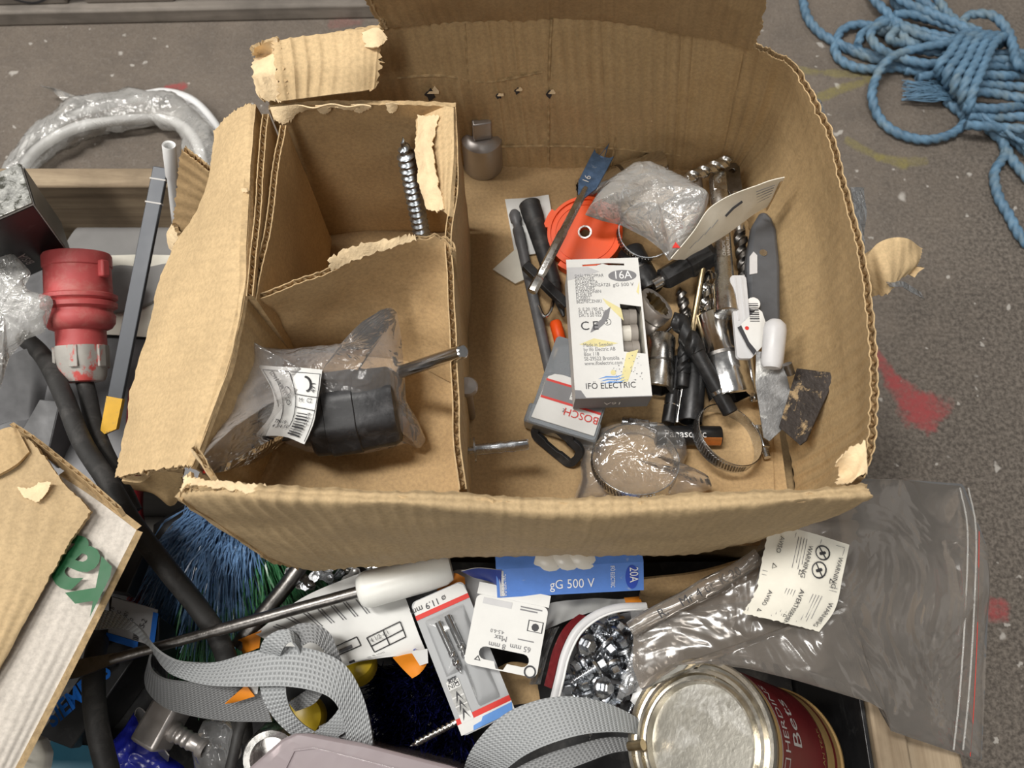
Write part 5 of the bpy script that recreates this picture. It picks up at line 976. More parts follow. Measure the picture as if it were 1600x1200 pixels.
sheet([[U(94, 630, .164), U(120, 650, .13)], [U(74, 716, .139), U(100, 740, .11)]], 10, 12, t=.002, seed=85, smooth=False).build('side_face', ['panel_grey']*3, t, world=True)
# ================================================================== white carton in the lower left corner
t = thing('white_carton_with_green_print', 'white carton with brown flap and large green letters', 'box', U(40, 980, .12))
wf = [[U(92, 742, .288), U(150, 780, .288), U(213, 828, .286)], [U(20, 880, .290), U(95, 930, .288), U(158, 938, .284)], [U(-60, 1060, .290), U(30, 1075, .288), U(100, 1052, .282)], [U(-130, 1230, .290), U(-40, 1232, .286), U(16, 1215, .28)]]
wfo = sheet(wf, 44, 60, t=.004, amp=.0015, nscale=18, seed=91, flute=('v0',)).build('printed_face', ['card_white', 'card', 'card_edge'], t, world=True)
sd = [r[-1] for r in wf]; sheet([sd, [dn(p, .13)+V((-.13, -.0, 0)) for p in sd]], 40, 20, t=.004, seed=92).build('side_wall', ['card_white', 'card', 'card_edge'], t, world=True)
sd = wf[0]; sheet([sd, [dn(p, .13)+V((-.13, -.02, 0)) for p in sd]], 20, 20, t=.004, seed=92).build('back_wall', ['card', 'card', 'card_edge'], t, world=True)
bf = [[U(-40, 690, .306), U(28, 680, .307), U(64, 708, .306), U(100, 755, .302), U(142, 798, .298)], [U(-60, 800, .304), U(0, 790, .305), U(40, 820, .304), U(80, 835, .301), U(108, 850, .298)], [U(-90, 1000, .302), U(-40, 960, .303), U(10, 930, .302), U(45, 915, .300), U(72, 912, .297)], [U(-120, 1160, .30), U(-90, 1130, .30), U(-60, 1110, .30), U(-35, 1090, .299), U(0, 1046, .296)]]
sheet(bf, 50, 60, t=.004, amp=.0015, nscale=22, seed=93, tear=('u1', 'v0'), tearamp=.002, flute=('v0',)).build('brown_flap', ['card_old', 'card', 'card_edge'], t, world=True)
ip = [[U(14, 664, .300), U(62, 696, .298), U(120, 742, .294), U(182, 796, .290)], [U(36, 690, .294), U(80, 722, .292), U(130, 758, .290), U(190, 808, .287)]]
sheet(ip, 40, 10, t=.003, amp=.001, seed=94, flute=('v0',), tear=('v0',), tearamp=.0015).build('inner_ply', ['card_lid', 'card', 'card_edge'], t, world=True)
sheet([[U(-40, 690, .311), U(10, 668, .312), U(28, 672, .310)], [U(-40, 760, .309), U(20, 730, .310), U(46, 706, .308)]], 16, 14, t=.003, amp=.001, seed=95).build('folded_corner', ['card', 'card', 'card_edge'], t, world=True)
sheet([[U(26, 760, .3075), U(45, 762, .3085), U(62, 754, .3085), U(80, 752, .308)], [U(36, 776, .3075), U(50, 782, .308), U(60, 784, .308), U(76, 766, .3075)]], 20, 12, t=.0005, amp=.001, seed=96, tear=('u0', 'u1', 'v0', 'v1'), tearamp=.002).build('paper_remnant', ['torn']*3, t, world=True)
def pxtext(parent, s, px, py, z, pxu, pyu, size, mat, nm='lettering', lift=.001, bold=0.):
    """lettering lying level at height z, its baseline pointing at a second point"""
    o = U(px, py, z); x = (U(pxu, pyu, z)-o).normalized(); n = V((0, 0, 1)); y = n.cross(x)
    return text(parent, s, 0, 0, size, mat, name=nm, z=lift, bold=bold, M=WM(parent).inverted() @ Matrix.Translation(o) @ Matrix((x, y, n)).transposed().to_4x4())
import bmesh
lt_ = pxtext(wfo, 'xa', 208, 925, .2905, 149, 863, .056, 'ink_green', lift=.0006, bold=.0013)
bm = bmesh.new(); bm.from_mesh(lt_.data); bm.transform(WM(wfo)); ea, eb = U(213, 828, .29), U(158, 938, .29); nn = (eb-ea).cross(V((0, 0, 1))).normalized(); nn = nn if nn.x > 0 else -nn
bmesh.ops.bisect_plane(bm, geom=bm.verts[:]+bm.edges[:]+bm.faces[:], plane_co=ea-nn*.001, plane_no=nn, clear_outer=True); bm.transform(WM(wfo).inverted()); bm.to_mesh(lt_.data); bm.free()
# ================================================================== blue lettered component carton, terminal block
t = thing('blue_lettered_carton', 'dark carton with grey label and bold blue lettering', 'carton', U(150, 1060, .08))
O = U(170, 930, .168); A = U(250, 963, .166)-O; Bv = U(168, 990, .150)-O
mb = MB(); mb.hexa(O, A, Bv, V((0, -.01, -.05))); mb.build('body', 'box_black', t, world=True, bevel=.001)
Ml, wl, hl = quadM(U(168, 990, .1512), U(234, 1010, .1512), U(171, 930, .1690)); Mi = WM(t).inverted()
mb = MB(); mb.box(.001, wl*1.08, .002, hl, .0, .0012, 0, Mi @ Ml); lb_ = mb.build('grey_label', 'paper_grey', t)
rect(lb_, 'blue_edge', wl*1.0, wl*1.12, .0, hl*.94, 'ink_siemens', .0016, Mi @ Ml); rect(lb_, 'blue_edge', 0, wl*.75, -.004, .002, 'ink_siemens', .0016, Mi @ Ml)
text(lb_, '1-S-2', wl*.80, hl*.30, .006, 'ink', rot=1.3, z=.002, M=Mi @ Ml)
for k in range(4): text(lb_, ('3TB', '2-C', '5001', '10')[k], wl*(.08+.16*k), hl*(.55-.02*k), .0042, 'ink', rot=1.3, z=.002, M=Mi @ Ml)
for k in range(6): rect(lb_, 'barcode_bar', wl*.62, wl*.76, hl*(.10+.05*k), hl*(.125+.05*k), 'ink', .002, Mi @ Ml)
mb = MB(); mb.hexa(U(170, 992, .15), U(222, 1012, .148)-U(170, 992, .15), U(60, 1150, .115)-U(170, 992, .15), V((0, 0, -.05))); ob = mb.build('long_face', 'box_black', t, world=True, bevel=.001)
M, wd, h = quadM(U(88, 1136, .1335), U(205, 1030, .1505), U(60, 1095, .1320)); text(ob, 'SIEMENS', 0, .0, .0185, 'ink_siemens', z=.004, M=WM(ob).inverted() @ M, sx=.85, bold=.0006)
t = thing('black_terminal_block', 'black toothed terminal block next to the white carton', 'terminal block', U(200, 890, .12))
M = axisM(U(185, 928, .172), U(215, 858, .168))
mb = MB(); mb.box(-.012, .012, -.012, .004, 0, .034, 0, M); mb.build('body', 'box_black', t, world=True, bevel=.001)
for k in range(4): mb = MB(); mb.box(-.010+.003*(k % 2), .004+.003*(k % 2), .002, .009, .001+.009*k, .0065+.009*k, 0, M); mb.build('tooth', 'rubber_grey', t, world=True, bevel=.0008)
# ---- blue bag, teal tray, foam, hose connector, ring
t = thing('crumpled_blue_bag', 'crumpled royal blue plastic bag in the front left of the crate', 'bag', U(250, 1160, .08))
pillow([U(*p) for p in ((172, 1165, .12), (200, 1130, .125), (212, 1110, .13), (228, 1118, .13), (245, 1150, .125), (262, 1180, .12), (285, 1195, .115), (300, 1215, .11), (260, 1240, .11), (180, 1240, .11), (140, 1215, .11))], U(220, 1185, .115), .02, 20, 90, .008, 40, 6).build('bag', 'bag_blue', t, world=True, sharp=50)
sheet([[U(212, 1118, .15), U(216, 1108, .152), U(228, 1120, .15), U(240, 1150, .146), U(262, 1182, .14)], [U(222, 1150, .13), U(232, 1160, .128), U(240, 1170, .126), U(252, 1185, .124), U(262, 1192, .122)]], 24, 10, t=.0008, amp=.002, seed=97).build('dark_foil_fold', ['panel_grey', 'box_black', 'ink_silver'], t, world=True)
solo(sheet([[U(80, 1152, .10), U(110, 1162, .1), U(180, 1168, .1)], [U(60, 1230, .1), U(110, 1230, .1), U(180, 1230, .1)]], 12, 12, t=.003, amp=.002, seed=98), 'teal_tray', ['teal']*3, 'dark teal plastic sheet in the front left corner of the crate', 'tray')
t = thing('broken_foam_piece', 'broken off white foam piece beside the teal sheet', 'foam', U(55, 1180, .12))
pillow([U(*p) for p in ((22, 1190, .16), (40, 1155, .165), (55, 1146, .165), (75, 1153, .163), (84, 1175, .16), (80, 1200, .158), (60, 1220, .155), (20, 1225, .155))], U(55, 1185, .155), .016, 14, 60, .005, 70, 9, .35).build('foam', 'paper_cream', t, world=True, sharp=40)
t, L = axthing('hose_connector', 'grey metal hose connector with barbed spigot in the dark corner', 'connector', U(258, 1135, .145), U(322, 1172, .150))
mb = MB(); mb.box(-.016, .016, -.013, .013, -.014, .008); mb.build('body', 'steel_satin', t, bevel=.003)
mb = MB(); mb.lathe([(.008, .0072), (.011, .0072), (.012, .0058)]+[q for k in range(3) for q in ((.0125+.0048*k, .0056), (.0150+.0048*k, .0064), (.0165+.0048*k, .0056))]+[(L-.006, .005), (L-.005, .0068), (L-.002, .0070), (L, .0055), (L-.002, .0036), (L-.012, .0034)], 24, caps=False); mb.build('barbed_spigot', 'steel_satin', t)
c = U(425, 1185, .165); t = thing('chrome_coupling_ring', 'grey coupling with a wide ring mouth in front of the strap', 'coupling', Matrix.Translation(c) @ Matrix.Rotation(.3, 4, 'X'))
mb = MB(); mb.lathe([(-.03, .020), (-.012, .0205), (0, .0205), (.002, .0195), (.002, .0150), (0, .0142), (-.02, .0138), (-.021, 0)], 40, caps=False); mb.build('ring', 'steel', t)
mb = MB(); mb.lathe([(-.05, .017), (-.03, .019)], 32); mb.build('sleeve', 'steel_satin', t)
solo(pillow([U(*p) for p in ((320, 1125, .14), (345, 1118, .14), (375, 1140, .14), (378, 1180, .135), (350, 1215, .13), (310, 1215, .13), (300, 1170, .13))], U(342, 1170, .13), .02, 16, 70, .006, 50, 12), 'clear_wrapped_part', 'bag_clear', 'small part in glossy clear film between connector and ring', 'bag')
# ================================================================== duster
t = thing('plastic_duster', 'blue and green plastic bristle duster half hidden under the large box', 'duster', U(350, 880, .06))
root = U(400, 745, .15); random.seed(3)
def bristles(n, tips, mat, name, r0=.02, z0=.15, lift=.03, wd=.0007, rootpx=(400, 745)):
    mb = MB(); rt = U(*rootpx, z0)
    for _ in range(n):
        k = random.random()*(len(tips)-1); i = int(k); f = k-i
        tp = U(tips[i][0]*(1-f)+tips[i+1][0]*f, tips[i][1]*(1-f)+tips[i+1][1]*f, tips[i][2]*(1-f)+tips[i+1][2]*f)
        q = random.uniform(.45, 1.06)**.8; s = random.uniform(.05, .3)
        a = rt.lerp(tp, s)+V((random.uniform(-1, 1), random.uniform(-1, 1), random.uniform(-.5, .5)))*r0*.5
        e = rt.lerp(tp, q)+V((random.gauss(0, .006), random.gauss(0, .006), random.gauss(0, .004)-.012*q))
        m = a.lerp(e, .5)+V((random.gauss(0, .003), random.gauss(0, .003), lift*random.uniform(.3, 1.)))
        pts = cr([a, m, e], 5); d = (e-a).normalized(); sd = d.cross(V((0, 0, 1))).normalized()*wd*random.uniform(.6, 1.3)
        sd.z += random.uniform(-.0004, .0004); vs = []
        for j, p in enumerate(pts): w_ = sd*(1-.15*j); vs += [p-w_, p+w_]
        mb.add(vs, [(2*j, 2*j+1, 2*j+3, 2*j+2) for j in range(4)])
    return mb.build(name, mat, t, world=True, kind='stuff', label=None)
bristles(3600, [(205, 905, .135), (225, 960, .13), (262, 985, .13), (310, 1010, .13), (365, 990, .135), (400, 930, .14), (430, 890, .145)], 'bristle_blue', 'blue_bristles')
bristles(2600, [(250, 1040, .115), (310, 1075, .115), (380, 1085, .115), (430, 1010, .125), (470, 960, .13), (510, 910, .135), (520, 880, .14)], 'bristle_green', 'green_bristles', z0=.135)
pillow([U(*p) for p in ((240, 820, .11), (235, 920, .10), (280, 1010, .10), (380, 1060, .10), (470, 960, .10), (510, 880, .11), (450, 800, .12), (330, 760, .12))], U(370, 880, .11), .018, 14, 60, .002, 30, 2).build('duster_core', 'box_black', t, world=True)
# ================================================================== screwdriver
t, L = axthing('long_screwdriver', 'long screwdriver with white nylon handle lying across the jumble', 'screwdriver', U(102, 1050, .205), U(706, 885, .200))
Lh = (U(706, 885, .2)-U(562, 928, .2)).length; z0 = L-Lh
mb = MB(); mb.lathe([(.03, .0030), (.034, .0036), (.1, .0036), (.102, .0042), (z0, .0042)], 20); mb.build('shaft', 'steel_dark', t)
mb = MB(); mb.poly([(-.0052, 0), (.0052, 0), (.0060, .008), (.0034, .034), (-.0034, .034), (-.0060, .008)], (), -.0012, .0012, 0, None, 'xz'); mb.build('flat_tip', 'steel_dark', t)
mb = MB(); mb.lathe([(z0-.001, .006), (z0, .0095), (z0+.003, .0122), (z0+.006, .0130), (L-.02, .0128), (L-.006, .0118), (L-.001, .0095), (L, .006)], 36); mb.build('handle', 'nylon', t)
# ================================================================== chain
t = thing('roller_chain', 'heap of small steel roller chain under the front box wall', 'chain', U(520, 900, .13))
random.seed(5)
for k in range(26):
    x = 455+random.random()*150; y = 878+random.random()*44-(x-455)*.10; M = Matrix.Translation(U(x, y, .150+random.random()*.012)) @ Matrix.Rotation(random.uniform(-.9, .9), 4, 'Z') @ Matrix.Rotation(random.uniform(-.5, .5), 4, 'X')
    pl = [(-.007, -.0035), (-.004, -.0042), (0, -.003), (.004, -.0042), (.007, -.0035), (.0085, 0), (.007, .0035), (.004, .0042), (0, .003), (-.004, .0042), (-.007, .0035), (-.0085, 0)]
    mb = MB(); mb.poly(pl, [circ(-.005, 0, .0014, 10), circ(.005, 0, .0014, 10)], 0, .0012, 0, M)
    for s in (-1, 1): mb.lathe([(-.004, .0022), (.0018, .0022), (.002, .0014)], 12, M @ Matrix.Translation((s*.005, 0, 0)))
    mb.build('chain_link', 'zinc' if k % 3 else 'steel', t, world=True)
# ================================================================== instruction leaflet packet and orange packets
t = thing('folded_instruction_leaflet', 'white folded instruction leaflet with diagrams and orange corner', 'leaflet', U(550, 970, .15))
ls = [[U(398, 990, .168), U(470, 935, .172), U(540, 905, .175), U(612, 880, .175)], [U(425, 1005, .176), U(495, 972, .180), U(565, 952, .182), U(634, 935, .180)], [U(480, 1040, .184), U(535, 1030, .186), U(590, 1012, .188), U(652, 985, .186)], [U(520, 1050, .180), U(560, 1034, .184), U(612, 1026, .186), U(668, 1024, .182)]]
lo_ = sheet(ls, 50, 40, t=.0006, amp=.0015, nscale=26, seed=101).build('paper', ['paper']*3, t, world=True)
for k in range(7):
    for j in range(2): strip(lo_, ls, [(.10+.09*k+.02*j, .10), (.12+.09*k+.02*j, .22), (.15+.09*k+.02*j, .38)], .00032, 'ink_grey', 'text_line', .0009)
for pts in ([(.62, .55), (.9, .52)], [(.62, .63), (.9, .60)], [(.62, .71), (.9, .68)], [(.62, .55), (.62, .71)], [(.76, .535), (.76, .695)], [(.9, .52), (.9, .68)], [(.30, .55), (.55, .52)], [(.30, .62), (.55, .59)], [(.30, .55), (.30, .62)], [(.55, .52), (.55, .59)]): strip(lo_, ls, pts, .00035, 'ink', 'diagram_line', .001)
strip(lo_, ls, [(.36, .585), (.48, .575)], .0012, 'ink_grey', 'diagram_block', .0008); strip(lo_, ls, [(.34, .78), (.40, .76), (.38, .80)], .0008, 'ink', 'diagram_mark', .0008)
flow_text(lo_, ls, '4 1/2 4.1', .64, .60, .3, -.03, .0036, 'ink'); flow_text(lo_, ls, 'Ø 8 mm', .52, .80, .3, -.03, .004, 'ink')
sheet([[U(614, 1028, .188), U(640, 1022, .189), U(668, 1020, .186)], [U(628, 1044, .180), U(646, 1036, .182), U(668, 1034, .182)], [U(644, 1060, .176), U(654, 1054, .178), U(662, 1046, .178)]], 14, 12, t=.0005, seed=102).build('orange_corner', ['ink_orange']*3, t, world=True)
sheet([[U(642, 1018, .191), U(668, 1014, .190)], [U(656, 1040, .184), U(669, 1036, .185)]], 6, 6, t=.0004, seed=103).build('white_tip', ['paper']*3, t, world=True)
flow_text(t.children[0], ls, 'S', .92, .97, .05, -.03, .008, 'ink_blue')
for (q, lab_) in (([[(372, 1000, .165), (408, 985, .17)], [(380, 1022, .16), (405, 1012, .165)]], 'orange packet corner behind the grey strap by the green bristles'), ([[(352, 1100, .192), (384, 1070, .196)], [(366, 1098, .188), (398, 1088, .192)]], 'orange packet corner showing between the two strap loops')):
    solo(sheet([[U(*p) for p in r] for r in q], 8, 8, t=.0006, seed=104), 'orange_packet', ['ink_orange']*3, lab_, 'packet')
solo(sheet([[U(382, 1072, .193), U(404, 1070, .193)], [U(378, 1090, .189), U(402, 1084, .19)]], 6, 6, t=.0005, seed=105), 'white_packet_tip', ['paper']*3, 'white packet tip beside the orange corner between strap loops', 'packet')
# ---- packets behind the hang card
t = thing('foil_packet', 'creased silver grey packet with orange end behind the drill pack', 'packet', U(730, 930, .15))
pk = [[U(685, 905, .182), U(720, 890, .184), U(770, 905, .182)], [U(700, 940, .180), U(745, 930, .182), U(790, 940, .178)], [U(735, 1000, .172), U(780, 990, .172), U(810, 985, .170)]]
sheet(pk, 24, 24, t=.0008, amp=.002, nscale=40, seed=106, wrinkle=.0015).build('packet_body', ['paper_grey']*3, t, world=True)
sheet([[U(682, 922, .192), U(706, 896, .194), U(726, 902, .192)], [U(702, 943, .190), U(718, 925, .191), U(727, 912, .190)]], 12, 10, t=.0006, seed=107).build('orange_end', ['ink_orange']*3, t, world=True)
solo(sheet([[U(845, 945, .175), U(880, 938, .178), U(930, 935, .178), U(1010, 935, .174)], [U(848, 985, .170), U(885, 970, .172), U(930, 955, .172), U(1010, 946, .17)]], 30, 14, t=.0006, amp=.003, nscale=40, seed=108, wrinkle=.0015), 'crumpled_leaflet', ['paper']*3, 'crumpled white leaflet under the blue fuse carton', 'leaflet')
solo(sheet([[U(975, 934, .186), U(1000, 932, .186)], [U(978, 943, .183), U(1003, 942, .183)]], 6, 6, t=.0005, seed=109), 'small_orange_tab', ['ink_orange']*3, 'small orange tab beside the blue fuse carton and screw bag', 'packet')
solo(sheet([[U(775, 1045, .15), U(800, 1035, .155), U(835, 1040, .155)], [U(790, 1105, .14), U(815, 1100, .142), U(845, 1100, .142)]], 12, 12, t=.001, amp=.002, seed=110), 'brown_card_piece', ['card_plain']*3, 'small brown card piece under the hang card and strap', 'card scrap')
# ================================================================== drill blister pack
M, wd, h = quadM(U(722, 1152, .186), U(806, 1112, .186), U(638, 944, .200)); t = thing('drill_blister_pack', 'grey carded blister pack with two twist drills and red stripes', 'blister pack', M)
mb = MB(); mb.poly(rrect(0, wd, 0, h, .004), (), -.001, 0); cd = mb.build('card', 'card_pack_grey', t)
shape(cd, 'white_header', [(.0005, h*.90), (wd, h*.90), (wd-.001, h-.003), (wd-.004, h-.0005), (.004, h-.0005), (.001, h-.003)], 'paper', .0002, t=.0001); rect(cd, 'red_stripe', 0, wd, h*.865, h*.90, 'ink_red', .0004); rect(cd, 'red_stripe', 0, wd, h*.085, h*.125, 'ink_red', .0004); rect(cd, 'white_foot', 0, wd, .001, h*.085, 'paper', .0004); shape(cd, 'blue_print', [(wd*.22, .001), (wd*.95, .001), (wd, h*.075), (wd*.45, h*.07), (wd*.40, h*.045), (wd*.25, h*.04)], 'ink_lightblue', .0006)
text(cd, 'ø 11.9 mm', wd*.62, h*.955, .0062, 'ink', rot=PI, z=.0008); text(cd, '2x', wd*.28, h*.40, .007, 'ink', rot=PI, z=.0008)
for k in range(4):
    y = h*(.305-.062*k); rect(cd, 'icon_panel', wd*.08, wd*.30, y-.0035, y+.0075, 'paper', .0006)
    if k == 0: text(cd, 'DIN\n338', wd*.29, y+.0055, .0046, 'ink', rot=PI, z=.0009, lines=.8)
    else: shape(cd, 'icon_mark', [(wd*.12, y-.002), (wd*.19, y+.006), (wd*.26, y-.002), (wd*.22, y+.001), (wd*.19, y+.003), (wd*.16, y)], 'ink', .0009)
bm = pillow([M @ V(p) for p in ((wd*.12, h*.42, .0008), (wd*.12, h*.84, .0008), (wd*.85, h*.84, .0008), (wd*.85, h*.14, .0008), (wd*.45, h*.14, .0008), (wd*.45, h*.42, .0008))], M @ V((wd*.55, h*.6, .0008)), .0055, 12, 80, .0, 20, 1, .5, False); bm.build('blister', 'blister', t, world=True)
for k, (x, y0, y1) in enumerate(((.33, .80, .40), (.52, .815, .43))):
    p0 = M @ V((wd*x, h*y0, .004)); p1 = M @ V((wd*(x+.05), h*y1, .004)); ax = axisM(p0, p1); l = (p1-p0).length
    mb = MB(); mb.lathe([(0, .0024), (l*.55, .0024)], 14, ax); drill_mb(l*.45, .0026, .012, M=ax @ Matrix.Translation((0, 0, l*.55)), mb=mb); mb.build('twist_drill', 'chrome', t, world=True)
# ================================================================== hang card
M, wd, h = quadM(U(724, 1036, .205), U(838, 1060, .205), U(760, 930, .212)); t = thing('white_hang_card', 'white hang tab card with a euro slot below the blue carton', 'card', M)
slot = []
for cx, r, a0, a1 in ((wd*.26, .0042, 90, 270),): slot += [(cx+r*math.cos(math.radians(a)), h*.20+.0+r*math.sin(math.radians(a))) for a in range(a0, a1+1, 30)]
slot += [(wd*.40, h*.20-.0042), (wd*.44, h*.20-.0085), (wd*.54, h*.20-.0085), (wd*.58, h*.20-.0042)]
slot += [(wd*.78+.0042*math.cos(math.radians(a)), h*.20+.0042*math.sin(math.radians(a))) for a in range(-90, 91, 30)]
mb = MB(); mb.poly(rrect(0, wd, 0, h, .004), [slot], -.0006, 0); cd = mb.build('card', 'paper', t)
mb = MB(); mb.box(.0, wd, h, h+.008, -.003, -.0006); mb.build('fold', 'paper', t)
rect(cd, 'icon_frame', wd*.76, wd*.97, h*.62, h*.78, 'ink', .0003); rect(cd, 'icon_field', wd*.775, wd*.955, h*.63, h*.77, 'paper', .0005); shape(cd, 'icon_mark', circ(wd*.865, h*.69, .0026, 8), 'ink', .0007)
text(cd, '8 mm\nMax', wd*.52, h*.37, .0052, 'ink_grey', rot=PI, z=.0005); text(cd, '65 mm', wd*.86, h*.40, .0052, 'ink_grey', rot=PI, z=.0005); rect(cd, 'screw_print', wd*.66, wd*.88, h*.475, h*.49, 'ink_grey', .0004); text(cd, '4.5-6.0', wd*.46, h*.55, .0034, 'ink_grey', rot=PI, z=.0005)
shape(cd, 'recycling_mark', circ(wd*.90, h*.07, .0042, 16), 'ink', .0003, [circ(wd*.90, h*.07, .0031, 16)]); shape(cd, 'triangle_mark', [(wd*.13, h*.08), (wd*.22, h*.08), (wd*.175, h*.15)], 'ink', .0003, [[(wd*.15, h*.09), (wd*.20, h*.09), (wd*.175, h*.13)]])
rect(cd, 'grey_picture', wd*.10, wd*.5, h*.88, h*.97, 'paper_grey', .0003); rect(cd, 'text_block', wd*.62, wd*.92, h*.93, h*.95, 'ink_grey', .0003); rect(cd, 'text_block', wd*.62, wd*.86, h*.89, h*.91, 'ink_grey', .0003)
# ================================================================== blue fuse carton
bl_, br_, tl_ = U(777, 934, .212), U(1006, 922, .212), U(773, 890, .223)
M, wd, h = quadM(bl_, br_, tl_); t = thing('blue_fuse_carton', 'torn blue fuse carton with open top showing white fuses', 'carton', M)
mb = MB(); mb.box(0, wd, 0, h, -.0006, 0); fr = mb.build('front_panel', 'box_blue', t)
mb = MB(); mb.box(0, wd, 0, .0006, -.024, -.0006); mb.build('bottom_panel', 'box_blue', t); mb = MB(); mb.box(wd-.0006, wd, 0, h, -.024, -.0006); mb.build('end_panel', 'box_navy', t); mb = MB(); mb.box(0, wd, 0, h*.9, -.0246, -.024); mb.build('back_panel', 'box_blue', t)
mb = MB(); mb.poly([(0, 0), (wd, 0), (wd*.99, .018), (wd*.70, .018), (wd*.665, .004), (wd*.60, .0015), (wd*.45, .0005), (wd*.32, .003), (wd*.285, .012), (wd*.27, .018), (.0, .018)], (), -.0003, .0003, 0, Matrix.Translation((0, h, 0)) @ Matrix.Rotation(-.55, 4, 'X')); mb.build('torn_top_flap', 'box_blue', t)
sheet([[M @ V((-.024, h*.9, -.004)), M @ V((-.012, h*1.05, -.002)), M @ V((.004, h*1.0, .001))], [M @ V((-.016, h*.55, -.010)), M @ V((-.004, h*.45, -.006)), M @ V((.003, h*.3, .0))]], 14, 12, t=.0006, amp=.001, seed=111).build('end_flap', ['box_navy', 'paper', 'paper'], t, world=True)
for x in (.34, .46, .57):
    mb = MB(); mb.lathe([(0, .0075), (.001, .0082), (.008, .0095), (.012, .0095), (.02, .0082), (.021, .0075)], 24, Matrix.Translation((wd*x-.008, h+.004, -.0085)) @ Matrix.Rotation(PI/2, 4, 'Y') @ Matrix.Rotation(.3, 4, 'X')); mb.build('ceramic_fuse', 'ceramic', t)
text(fr, 'gG 500 V', wd*.36, h*.22, .0095, 'ink_white', z=.0006, sx=.85); shape(fr, 'rating_oval', circ(wd*.92, h*.5, wd*.045, 24, h*.42), 'ink_blue', .0003); text(fr, '20A', wd*.905, h*.86, .0085, 'ink_white', rot=-PI/2, z=.0008, sx=.8)
text(fr, 'IFÖ ELECTRIC', wd*.775, h*.94, .0042, 'ink_white', rot=-PI/2, z=.0006, sx=.62); text(fr, 'IFÖ ELECTRIC', wd*.065, h*.06, .0042, 'ink_white', rot=PI/2, z=.0006, sx=.62); rect(fr, 'grey_stripe', wd*.02, wd*.05, .001, h-.001, 'paper_grey', .0004)
# ================================================================== zip bag of screws
t = thing('screw_zip_bag', 'clear zip bag with white zip edge holding hex screws', 'bag', U(930, 1030, .12))
ze = [U(x, y, z) for x, y, z in ((862, 1110, .205), (874, 1060, .207), (884, 1020, .208), (902, 985, .209), (930, 962, .209), (965, 950, .208), (1010, 948, .205))]
zf_ = cr(ze, 40); mb = MB(); mb.tube(zf_, .0030, 10, flat=.7); mb.build('zip_edge', 'white_clip', t, world=True)
mb = MB(); mb.tube([p+V((.0022, -.002, .0022)) for p in zf_], .0008, 6); mb.build('zip_ridge', 'white_plastic', t, world=True)
rb = zf_[4:26]; sheet([[p+V((-.0035, .001, -.001)) for p in rb], [p+V((-.0080, .003, -.008)) for p in rb]], 40, 8, t=.0006, seed=112).build('red_net_edge', ['red_bead']*3, t, world=True)
sheet([[p+V((-.011, .004, -.009)) for p in rb[:16]], [p+V((-.018, .004, -.03)) for p in rb[:16]]], 30, 8, t=.0004, amp=.002, seed=113).build('outer_film', ['bag_clear']*3, t, world=True)
pillow([U(*p) for p in ((872, 1100, .160), (890, 1020, .163), (930, 968, .165), (1000, 952, .165), (1060, 960, .165), (1070, 1040, .165), (1000, 1100, .16), (930, 1115, .158))], U(960, 1040, .158), .004, 16, 80, .003, 50, 5).build('bag_bottom', 'rubber_grey', t, world=True)
fr_ = [[U(985, 955, .212), U(1010, 950, .213), U(1060, 955, .212)], [U(988, 1010, .206), U(1015, 1005, .21), U(1062, 1010, .212)], [U(965, 1095, .195), U(1000, 1080, .205), U(1050, 1060, .21)]]
sheet(fr_, 30, 40, t=.0003, amp=.005, nscale=45, seed=114, wrinkle=.004, wscale=35).build('film', ['bag_clear']*3, t, world=True, sharp=70)
def mkscrew():
    s = thing('hex_screw', 'zinc hex head screw with washer in the clear screw bag', 'screw', Matrix.Identity(4), 'hex screws in the zip bag')
    mb = MB(); mb.lathe([(0, .0040), (.0005, .0044), (.0052, .0044), (.0058, .0036)], 6); mb.build('head', 'zinc', s, sharp=20)
    mb = MB(); mb.lathe([(-.0004, .0040), (-.0005, .0072), (-.002, .0078), (-.0026, .0078), (-.003, .003)], 26); mb.build('washer', 'zinc', s)
    thread_mb(.024, .0021, .0009, .0024, 12, tip=.006, M=Matrix.Translation((0, 0, -.002)) @ Matrix.Rotation(PI, 4, 'X')).build('thread', 'zinc', s); return s
proto = None; random.seed(12)
spots = [(918, 1008, .2, 60, 35), (938, 975, .19, 150, 95), (965, 985, .188, 140, 96), (950, 1010, .192, 40, 80), (975, 1010, .19, 200, 70), (905, 1040, .188, 300, 75), (935, 1040, .195, 120, 85), (960, 1045, .19, 20, 60), (982, 1060, .19, 250, 90), (945, 1075, .197, 80, 35), (915, 1075, .192, 200, 60), (885, 1070, .19, 10, 40), (970, 1085, .186, 330, 70), (930, 1095, .186, 170, 80), (900, 1095, .185, 100, 90), (955, 1100, .185, 45, 50), (992, 985, .184, 75, 90), (985, 1030, .183, 310, 85), (925, 1060, .183, 230, 88), (890, 1105, .184, 330, 80), (1005, 1010, .182, 120, 88), (1010, 1045, .182, 60, 85), (960, 965, .184, 190, 92), (912, 985, .184, 260, 88), (1000, 1080, .18, 150, 75), (940, 1025, .180, 285, 90)]
for i, (x, y, z, a, tl) in enumerate(spots):
    Mx = Matrix.Translation(U(x, y, z)) @ Matrix.Rotation(math.radians(a), 4, 'Z') @ Matrix.Rotation(math.radians(tl), 4, 'X')
    if proto is None: proto = mkscrew(); proto.matrix_basis = Mx; sc_ = proto
    else: sc_ = copytree(proto, Mx)
    sc_['label'] = 'zinc hex screw with its head and washer facing up in the screw bag' if tl <= 40 else ('zinc hex screw lying flat among the others in the screw bag' if tl >= 85 else 'zinc hex screw lying tilted in the clear screw bag')
